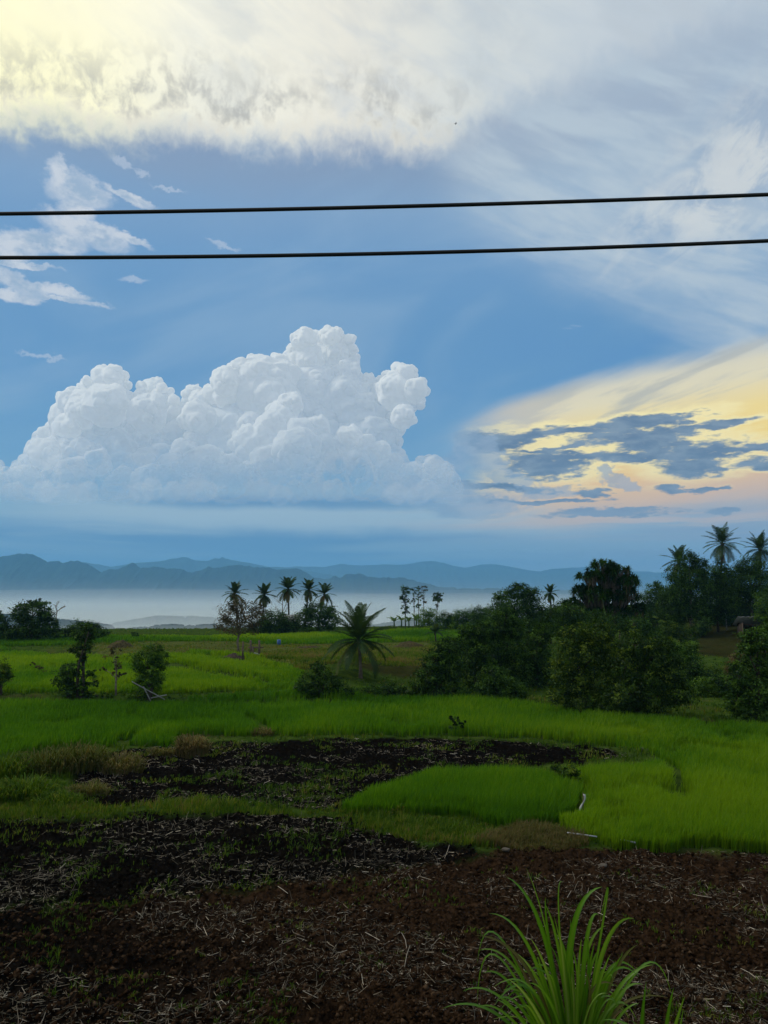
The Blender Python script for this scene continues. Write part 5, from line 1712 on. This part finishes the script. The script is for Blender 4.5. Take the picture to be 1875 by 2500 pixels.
# ---- the big grass in the foreground
def tall_grass(label, base, tips, seed, extra, width, parts=True):
    """Arching strap leaves with a pale midrib; every leaf is a part."""
    rng = np.random.default_rng(seed)
    b = ground_at(*base)
    dist = b[1]
    root = thing('tall_grass', b, label, 'grass')
    k = dist / F_PX

    def leaf(p0, p1, p2, p3, w, tn):
        n = 14
        mb = MB()
        t = np.linspace(0, 1, n + 1)
        P = ((1 - t) ** 3)[:, None] * p0 + (3 * (1 - t) ** 2 * t)[:, None] * p1 + (3 * (1 - t) * t ** 2)[:, None] * p2 + (t ** 3)[:, None] * p3
        Dv = norm(np.gradient(P, axis=0))
        v = []
        tw = rng.normal(0, 0.5)
        for i in range(n + 1):
            view = np.array([0.35 * math.sin(tw), -1.0, 0.5 + 0.6 * math.cos(tw + i * 0.08)])
            s = np.cross(Dv[i], view); s /= np.linalg.norm(s) + 1e-9
            nn = np.cross(s, Dv[i])
            wi = w * (0.45 + 0.55 * min(1, t[i] * 3.5)) * (1 - t[i] ** 2.6) ** 0.9 + 0.0006
            mid = P[i] - nn * wi * 0.28
            v += [P[i] - s * wi, P[i] - s * wi * 0.16 - nn * wi * 0.22, P[i] + s * wi * 0.16 - nn * wi * 0.22, P[i] + s * wi]
        q = []
        for i in range(n):
            for j in range(3):
                q.append((i * 4 + j, i * 4 + j + 1, i * 4 + 5 + j, i * 4 + 4 + j))
        a = np.tile(np.array([tn, min(1, tn + 0.25), min(1, tn + 0.25), tn]), n + 1)
        mb.add(np.array(v), q, None, a)
        dry = rng.random() < 0.09
        mb.build('dry_leaf' if dry else 'leaf', M_DRYGR if dry else M_TALL, root, True)

    for (sx, sy, mx, my, tx, ty, w, dz) in tips:
        y0 = rng.normal(0, 0.05); y1 = y0 + dz
        p0 = at(sx, sy, dist + y0 * 0.5) - b
        p3 = at(tx, ty, dist + y1) - b
        pm = at(mx, my, dist + (y0 + y1) / 2) - b
        c = 2 * pm - (p0 + p3) / 2
        p1 = p0 + (c - p0) * 2 / 3; p2 = p3 + (c - p3) * 2 / 3
        leaf(p0, p1, p2, p3, w * k / 2 * width, np.clip(0.45 + rng.normal(0, 0.16), 0, 1))
    # a stem sheath at the root
    st = MB()
    for i in range(extra):
        a = rng.uniform(0, 6.28); r = 0.10 * math.sqrt(rng.random())
        p = np.array([math.cos(a) * r, math.sin(a) * r, -0.1])
        st.tube([p, p * 1.3 + np.array([0, 0, 0.25]), p * 1.6 + np.array([0, 0, 0.45])], [0.012, 0.011, 0.006], 6, True, rng.uniform(0.2, 0.6))
    st.build('stem', M_TALL, root, True)
    return root


M_TALL = leaf_mat('tall_grass_leaf', [(0.0, (0.03, 0.10, 0.003)), (0.5, (0.085, 0.22, 0.006)), (0.8, (0.17, 0.30, 0.02)), (1.0, (0.32, 0.40, 0.10))], 0.45, 0.03, 0.35)
tips = [  # root x,y  middle x,y  tip x,y  width px, depth
    (1385, 2640, 1330, 2290, 1236, 2140, 20, 0.0), (1400, 2640, 1345, 2330, 1332, 2190, 13, -0.1), (1395, 2640, 1395, 2290, 1470, 2165, 26, -0.1),
    (1405, 2640, 1370, 2350, 1330, 2205, 16, 0.1), (1400, 2640, 1365, 2250, 1374, 2155, 7, 0.2), (1410, 2640, 1430, 2310, 1463, 2235, 18, 0.1), (1410, 2640, 1425, 2360, 1480, 2260, 16, 0.15),
    (1420, 2640, 1470, 2330, 1548, 2242, 20, 0.0), (1425, 2640, 1490, 2400, 1558, 2306, 16, 0.1), (1430, 2640, 1500, 2430, 1594, 2355, 18, -0.1), (1425, 2640, 1480, 2380, 1560, 2380, 14, 0.2),
    (1440, 2650, 1500, 2450, 1570, 2404, 16, -0.1), (1440, 2660, 1500, 2470, 1632, 2436, 14, 0.0), (1380, 2640, 1300, 2330, 1194, 2230, 15, 0.0), (1380, 2640, 1290, 2370, 1160, 2284, 16, -0.1),
    (1375, 2640, 1270, 2380, 1170, 2320, 13, 0.1), (1370, 2640, 1260, 2420, 1180, 2376, 14, 0.0), (1370, 2650, 1240, 2450, 1130, 2420, 13, -0.1), (1360, 2660, 1220, 2480, 1080, 2462, 14, 0.1),
    (1365, 2660, 1250, 2490, 1165, 2460, 12, -0.15), (1390, 2640, 1350, 2420, 1295, 2290, 16, -0.15), (1400, 2640, 1380, 2400, 1365, 2270, 18, -0.2), (1405, 2640, 1410, 2420, 1420, 2290, 16, -0.2),
    (1395, 2640, 1340, 2450, 1290, 2360, 15, -0.2), (1415, 2640, 1450, 2450, 1490, 2330, 15, -0.2), (1385, 2640, 1310, 2470, 1240, 2390, 15, -0.2), (1410, 2650, 1440, 2470, 1430, 2370, 14, -0.25),
    (1420, 2650, 1470, 2490, 1500, 2420, 14, -0.2), (1398, 2640, 1372, 2480, 1340, 2340, 18, -0.1), (1408, 2640, 1402, 2470, 1392, 2240, 16, 0.05), (1395, 2640, 1360, 2400, 1310, 2250, 14, 0.1),
    (1378, 2650, 1300, 2420, 1225, 2300, 13, 0.15), (1418, 2640, 1445, 2420, 1478, 2310, 13, 0.2), (1415, 2650, 1470, 2440, 1520, 2330, 15, 0.05), (1390, 2650, 1330, 2430, 1258, 2325, 15, 0.05), (1400, 2650, 1350, 2460, 1290, 2400, 15, -0.25),
    (1412, 2650, 1430, 2430, 1452, 2300, 15, -0.1), (1404, 2650, 1388, 2420, 1352, 2235, 14, 0.0), (1372, 2660, 1280, 2500, 1210, 2440, 13, -0.25), (1430, 2660, 1500, 2500, 1560, 2450, 13, -0.2)]
_r = np.random.default_rng(77)
tips += [(1375, 2650, 1230, 2300, 1165, 2352, 9, 0.1), (1378, 2650, 1222, 2340, 1165, 2450, 9, 0.1),
         (1430, 2650, 1560, 2365, 1640, 2430, 10, 0.05), (1400, 2640, 1340, 2300, 1285, 2120, 7, 0.1), (1405, 2640, 1480, 2200, 1462, 2262, 8, 0.0)]
for _ in range(46):
    a_ = _r.uniform(-1, 1)
    tx_ = 1392 + a_ * 190 + _r.normal(0, 18); ty_ = 2230 + abs(a_) * 190 + _r.uniform(0, 130)
    mx_ = 1395 + a_ * 105 + _r.normal(0, 10); my_ = (ty_ + 2640) / 2 - 60 - 40 * abs(a_) + _r.normal(0, 20)
    tips.append((1395 + a_ * 22, 2645, mx_, my_, tx_, ty_, _r.uniform(7, 15), _r.uniform(-0.25, 0.25)))
tall_grass('big clump of arching green strap leaves in the near foreground', (1400, 2640), tips, 300, 26, 0.62)
tips2 = [(1560, 2660, 1565, 2520, 1578, 2395, 13, 0.0), (1565, 2660, 1572, 2530, 1572, 2450, 10, 0.1), (1610, 2680, 1625, 2520, 1645, 2410, 13, 0.0), (1615, 2680, 1640, 2540, 1672, 2432, 13, -0.1), (1620, 2680, 1650, 2560, 1668, 2462, 10, 0.1), (1600, 2680, 1560, 2530, 1470, 2490, 12, 0.0), (1605, 2680, 1590, 2560, 1540, 2490, 12, 0.1)]
tall_grass('smaller tuft of green strap leaves just right of the big foreground clump', (1600, 2680), tips2, 301, 8, 0.8)
# ------------------------------------------------------------------ man-made things
M_CABLE = simple_mat('cable_sheath', (0.006, 0.006, 0.007), 0.5, 0.3, 0.1, 5)
M_WOOD = simple_mat('weathered_wood', (0.10, 0.075, 0.055), 0.9, 0.1, 0.35, 9)
M_WHITE = simple_mat('white_pipe', (0.34, 0.355, 0.36), 0.45, 0.3, 0.08, 4)
M_GREYP = simple_mat('pale_pole', (0.22, 0.225, 0.21), 0.7, 0.2, 0.15, 5)
M_TIN = simple_mat('tin_roof', (0.42, 0.42, 0.42), 0.45, 0.4, 0.25, 2.0)
M_WALL = simple_mat('dark_plank', (0.045, 0.036, 0.030), 0.9, 0.1, 0.3, 5)
M_BLUE = simple_mat('blue_plastic', (0.012, 0.075, 0.24), 0.4, 0.4, 0.12, 4)
M_HAY = simple_mat('heaped_straw', (0.050, 0.042, 0.018), 0.95, 0.05, 0.45, 7)
M_EARTH = simple_mat('heaped_earth', (0.045, 0.034, 0.026), 0.95, 0.05, 0.4, 7)


def cable(label, pa, pm, pb, y, r):
    a, m_, b = at(*pa, y), at(*pm, y), at(*pb, y)
    # parabola through the three points, carried on past the frame
    xs = np.array([a[0], m_[0], b[0]]); zs = np.array([a[2], m_[2], b[2]])
    c = np.polyfit(xs, zs, 2)
    X = np.linspace(-16, 16, 120)
    mb = MB()
    mb.tube([(x, y, np.polyval(c, x)) for x in X], r, 10)
    o = mb.build('power_cable', M_CABLE, None, True)
    tag(o, label, 'cable', 'overhead cables across the sky')
    return o


cable('upper black overhead cable crossing the whole sky', (0, 522), (937, 505), (1875, 475), 6.4, 0.0175)
cable('lower black overhead cable crossing the whole sky', (0, 629), (937, 619), (1875, 588), 6.4, 0.0175)

# bird
b_ = at(1113, 302, 60)
mb = MB()
mb.tube([(-0.20, 0, 0), (-0.10, 0, 0.01), (0.06, 0, 0.02), (0.15, 0, 0.03), (0.20, 0, 0.025)], [0.012, 0.035, 0.045, 0.03, 0.006], 8)
for s in (-1, 1):
    mb.add([(-0.05, 0, 0.03), (0.09, 0, 0.03), (0.05, s * 0.22, 0.09), (-0.06, s * 0.22, 0.085), (-0.04, s * 0.46, 0.03)], [(0, 1, 2, 3)], [(3, 2, 4)])
mb.add([(-0.18, -0.03, 0.0), (-0.18, 0.03, 0.0), (-0.30, 0.05, 0.0), (-0.30, -0.05, 0.0)], [(0, 1, 2, 3)])
o = mb.build('bird', M_CABLE, None, True); o.location = b_; o.scale = (0.5, 0.5, 0.5)
tag(o, 'tiny dark bird flying under the bright cloud deck', 'bird')

# white poles leaning together by the bushy tree
G0 = 'white poles leaning by the bushy tree'
yp = ground_at(380, 1717)[1]
for lb, p, q, r in [('longest white pole, sloping from the bushy tree down to the right', (322, 1664), (402, 1716), 0.028), ('short steep pale pole under the long sloping one', (350, 1676), (369, 1717), 0.03), ('white pole lying flat at the foot of the leaning poles', (368, 1716), (406, 1715), 0.028)]:
    a, b = at(*p, yp), at(*q, yp)
    b[2] = max(b[2], float(H(b[0], b[1])) + 0.04)
    if p[1] > 1700:
        a[2] = float(H(a[0], a[1])) + 0.25; b[2] = float(H(b[0], b[1])) + 0.25
    mb = MB(); mb.tube([a - b, (a - b) * 0.5, (0, 0, 0)], [r, r, r], 8)
    o = mb.build('pole', M_GREYP, None, True); o.location = b
    tag(o, lb, 'pole', G0)

# post frame by the brown tree
yq = ground_at(610, 1606)[1]
root = thing('wooden_frame', at(618, 1604, yq), 'grey wooden post frame beside the olive brown tree', 'wooden frame')
rb = np.array(root.location)
for (px, t, bt) in [(612, 1563, 1602), (633, 1563, 1602), (617, 1578, 1604)]:
    mb = MB(); mb.tube([at(px, bt + 3, yq) - rb, at(px, t, yq) - rb], [0.09, 0.08], 7); mb.build('post', M_WOOD, root)
mb = MB(); mb.box(at(624, 1581, yq) - rb, (1.15, 0.08, 0.10)); mb.build('rail', M_WOOD, root)
mb = MB(); mb.box(at(628, 1596, yq) - rb, (0.5, 0.35, 0.05), 0, (0, 0.25)); mb.build('board', M_GREYP, root)
p = at(592, 1607, yq - 2); mb = MB(); mb.tube([(0, 0, -0.2), (0.02, 0, at(592, 1566, yq - 2)[2] - p[2])], [0.075, 0.065], 7)
o = mb.build('post', M_WOOD); o.location = p; tag(o, 'pale single post standing left of the wooden frame', 'post')

# blue drum
p = ground_at(681, 1574)
mb = MB()
prof = [(0, 0.30), (0.04, 0.33), (0.24, 0.33), (0.26, 0.36), (0.30, 0.36), (0.32, 0.33), (0.52, 0.33), (0.54, 0.36), (0.58, 0.36), (0.60, 0.33), (0.84, 0.33), (0.88, 0.30)]
mb.tube([(0, 0, z * 0.62) for z, r in prof], [r * 0.62 for z, r in prof], 20)
root = thing('drum', p, 'blue plastic drum standing on the brown stubble', 'drum')
mb.build('body', M_BLUE, root, True)
for sx in (-0.15, 0.15):
    mb = MB(); mb.tube([(sx * 0.6, 0, 0.54), (sx * 0.6, 0, 0.575)], [0.03, 0.03], 8); mb.build('cap', M_BLUE, root)


def mound(name, label, cat, base, rx, rz, mat, seed, ry=None):
    b = ground_at(*base)
    k = b[1] / F_PX
    rx, rz = rx * k, rz * k
    ry = ry or rx * 0.7
    n, m_ = 40, 14
    v = []
    for i in range(m_ + 1):
        t = i / m_
        for j in range(n):
            a = 2 * PI * j / n
            v.append((math.cos(a) * rx * (1 - t), math.sin(a) * ry * (1 - t), 0))
    v = np.array(v)
    rr = np.hypot(v[:, 0] / rx, v[:, 1] / ry)
    nz = fbm(v[:, 0] * 1.3 + seed, v[:, 1] * 1.3, oct=4, seed=seed)
    v[:, 2] = rz * (1 - rr ** 2) ** 0.8 * (0.7 + 0.6 * nz) + (fbm(v[:, 0] * 5, v[:, 1] * 5, oct=3, seed=seed) - 0.5) * 0.22 - 0.12
    q = []
    for i in range(m_):
        for j in range(n):
            j2 = (j + 1) % n
            q.append((i * n + j, i * n + j2, (i + 1) * n + j2, (i + 1) * n + j))
    mb = MB(); mb.add(v, q)
    o = mb.build(name, mat, None, True)
    o.location = b
    tag(o, label, cat)
    return o


mound('straw_heap', 'brown straw heap at the far edge of the rice behind the sapling', 'heap', (293, 1581), 34, 19, M_HAY, 1)
mound('earth_heap', 'dark earth heap at the foot of the olive brown tree', 'heap', (572, 1606), 34, 13, M_EARTH, 2)
mound('straw_heap', 'wide brown straw heap between the young palm and the thicket', 'heap', (1000, 1582), 44, 17, M_HAY, 3)
mound('straw_heap', 'small low straw heap behind the blue drum', 'heap', (708, 1569), 22, 7, M_HAY, 4)
mound('straw_heap', 'long low straw heap left of the young palm', 'heap', (755, 1582), 40, 8, M_HAY, 5)
mound('straw_heap', 'pale brown heap at the near end of the pasture by the thicket', 'heap', (1022, 1616), 24, 13, M_HAY, 6)


# huts
def hut(label, px, dist, w, d, h, pitch, seed, py=None, rz=0.0, roofmat=None):
    dd = ray(px, 1500); x = dd[0] / dd[1] * dist
    b = np.array([x, dist, float(H(x, dist))])
    root = thing('hut', b, label, 'hut', None, rz)
    top = (at(px, py, dist)[2] - b[2]) if py else h
    if top > h:
        h = top - 0.25
    mb = MB()
    mb.box((0, d / 2 - 0.05, h * 0.5 - 0.1), (w, 0.08, h))
    mb.box((-w / 2 + 0.05, 0, h * 0.45), (0.08, d - 0.2, h * 0.9))
    mb.build('wall', M_WALL, root)
    for sx in (-1, 1):
        for sy in (-1, 1):
            mb = MB(); mb.tube([(sx * (w / 2 - .1), sy * (d / 2 + .1), -0.2), (sx * (w / 2 - .1), sy * (d / 2 + .1), h)], 0.07, 6); mb.build('post', M_WOOD, root)
    # corrugated sheet roof
    n = 48
    xs = np.linspace(-w / 2 - 0.4, w / 2 + 0.4, n)
    v = []
    for yy, zz in ((-d / 2 - 0.5, h - pitch * 0.5), (d / 2 + 0.5, h + pitch * 0.5)):
        for tk in (0.0, 0.03):
            v += [(xx, yy, zz + 0.08 + tk + 0.03 * math.sin(i * 1.6)) for i, xx in enumerate(xs)]
    q = []
    for i in range(n - 1):
        q.append((n + i, n + i + 1, 3 * n + i + 1, 3 * n + i)); q.append((i, 2 * n + i, 2 * n + i + 1, i + 1)); q.append((i, i + 1, n + i + 1, n + i))
    mb = MB(); mb.add(np.array(v), q); mb.build('roof', roofmat or M_TIN, root, True)
    return root


hut('small hut with a slanting grey roof beside the round dark bush', 711, 114, 3.2, 2.4, 1.7, 0.9, 1, rz=0.5, roofmat=M_GREYP)
hut('hut with a bright tin roof showing behind the bananas on the rise', 1588, 96, 3.6, 3.0, 1.8, -0.6, 2, py=1511)
hut('dark open hut with a shiny roof edge under the highest palm', 1800, 98, 6.0, 3.5, 2.0, -0.5, 3, py=1503)
hut('hut with a sloping grey tin roof at the right picture edge', 1862, 80, 4.6, 3.0, 1.9, -1.0, 4, py=1513, rz=-0.3)

# thin poles in front of the dark open hut
p = ground_at(1774, 1540)
mb = MB(); mb.tube([(0, 0, -0.2), (0.0, 0, 2.2)], [0.06, 0.05], 6)
o = mb.build('post', M_GREYP); o.location = p; tag(o, 'thin pale post in front of the dark open hut', 'post')

# white pipes along the near corner of the paddy
for lb, pts in [('white plastic pipe lying along the dry corner of the paddy', [(1385, 2050), (1420, 2055), (1458, 2060)]), ('white plastic pipe nearer the ploughed soil, end to end with another', [(1498, 2064), (1525, 2069), (1552, 2075)])]:
    w_ = [ground_at(*q) for q in pts]
    o0 = w_[0]
    mb = MB(); mb.tube([np.array(q) - o0 + np.array([0, 0, 0.16]) for q in w_], 0.017, 8)
    o = mb.build('water_pipe', M_WHITE, None, True); o.location = o0
    tag(o, lb, 'pipe', 'white pipes at the paddy corner')
# torn white sheet on the bund: a thin crumpled strip standing on a stake
p = ground_at(1424, 1998)
root = thing('marker_strip', p, 'white plastic strip hanging on a stake at the end of the rounded paddy', 'strip')
mb = MB(); mb.tube([(0, 0.03, -0.1), (0.02, 0.03, 0.64)], [0.015, 0.012], 6); mb.build('stake', M_WOOD, root)
rng = np.random.default_rng(5)
v = []
for i in range(12):
    t = i / 11
    cx = 0.04 - 0.10 * t + 0.04 * math.sin(t * 6)
    for s, dy in ((-1, 0.0), (0, -0.03), (1, 0.012)):
        v.append((cx + s * (0.028 - 0.012 * abs(t - .4)), dy - 0.02 * math.sin(t * 9 + s), 0.62 - 0.50 * t))
q = [(i * 3 + j, i * 3 + j + 1, i * 3 + 4 + j, i * 3 + 3 + j) for i in range(11) for j in range(2)]
mb = MB(); mb.add(np.array(v), q)
o = mb.build('strip', M_WHITE, root, True)
sol = o.modifiers.new('thick', 'SOLIDIFY'); sol.thickness = 0.004
# pale stones
for i, (px, py, s, lb) in enumerate([(1570, 1833, 0.20, 'pale stone at the tip of the upper black plot'), (1235, 2080, 0.10, 'pale stone at the edge of the nearest ploughed soil'), (1472, 2118, 0.10, 'pale stone lying among the straw behind the big grass clump'), (1071, 2120, 0.07, 'small pale stone left on the brown soil'), (175, 1938, 0.16, 'flat pale stone at the foot of the left bank')]):
    b = ground_at(px, py)
    bm = bmesh.new(); bmesh.ops.create_icosphere(bm, subdivisions=3, radius=1)
    vv = np.array([q.co[:] for q in bm.verts]); ff = np.array([[q.index for q in f.verts] for f in bm.faces]); bm.free()
    vv *= (1 + 0.5 * (fbm(vv[:, 0] * 1.3 + i * 7, vv[:, 1] * 1.3, vv[:, 2] * 1.3, oct=3, seed=i) - 0.5))[:, None]
    vv *= np.array([s, s * 0.7, s * 0.45])
    o = mesh_np('stone', vv, ff, simple_mat('stone', (0.085, 0.072, 0.058), 0.9, 0.2, 0.3, 6), None, True)
    o.location = (b[0], b[1], float(surf(np.array([b[0]]), np.array([b[1]]))[0]) + s * 0.2)
    tag(o, lb, 'stone', 'pale stones on the soil')
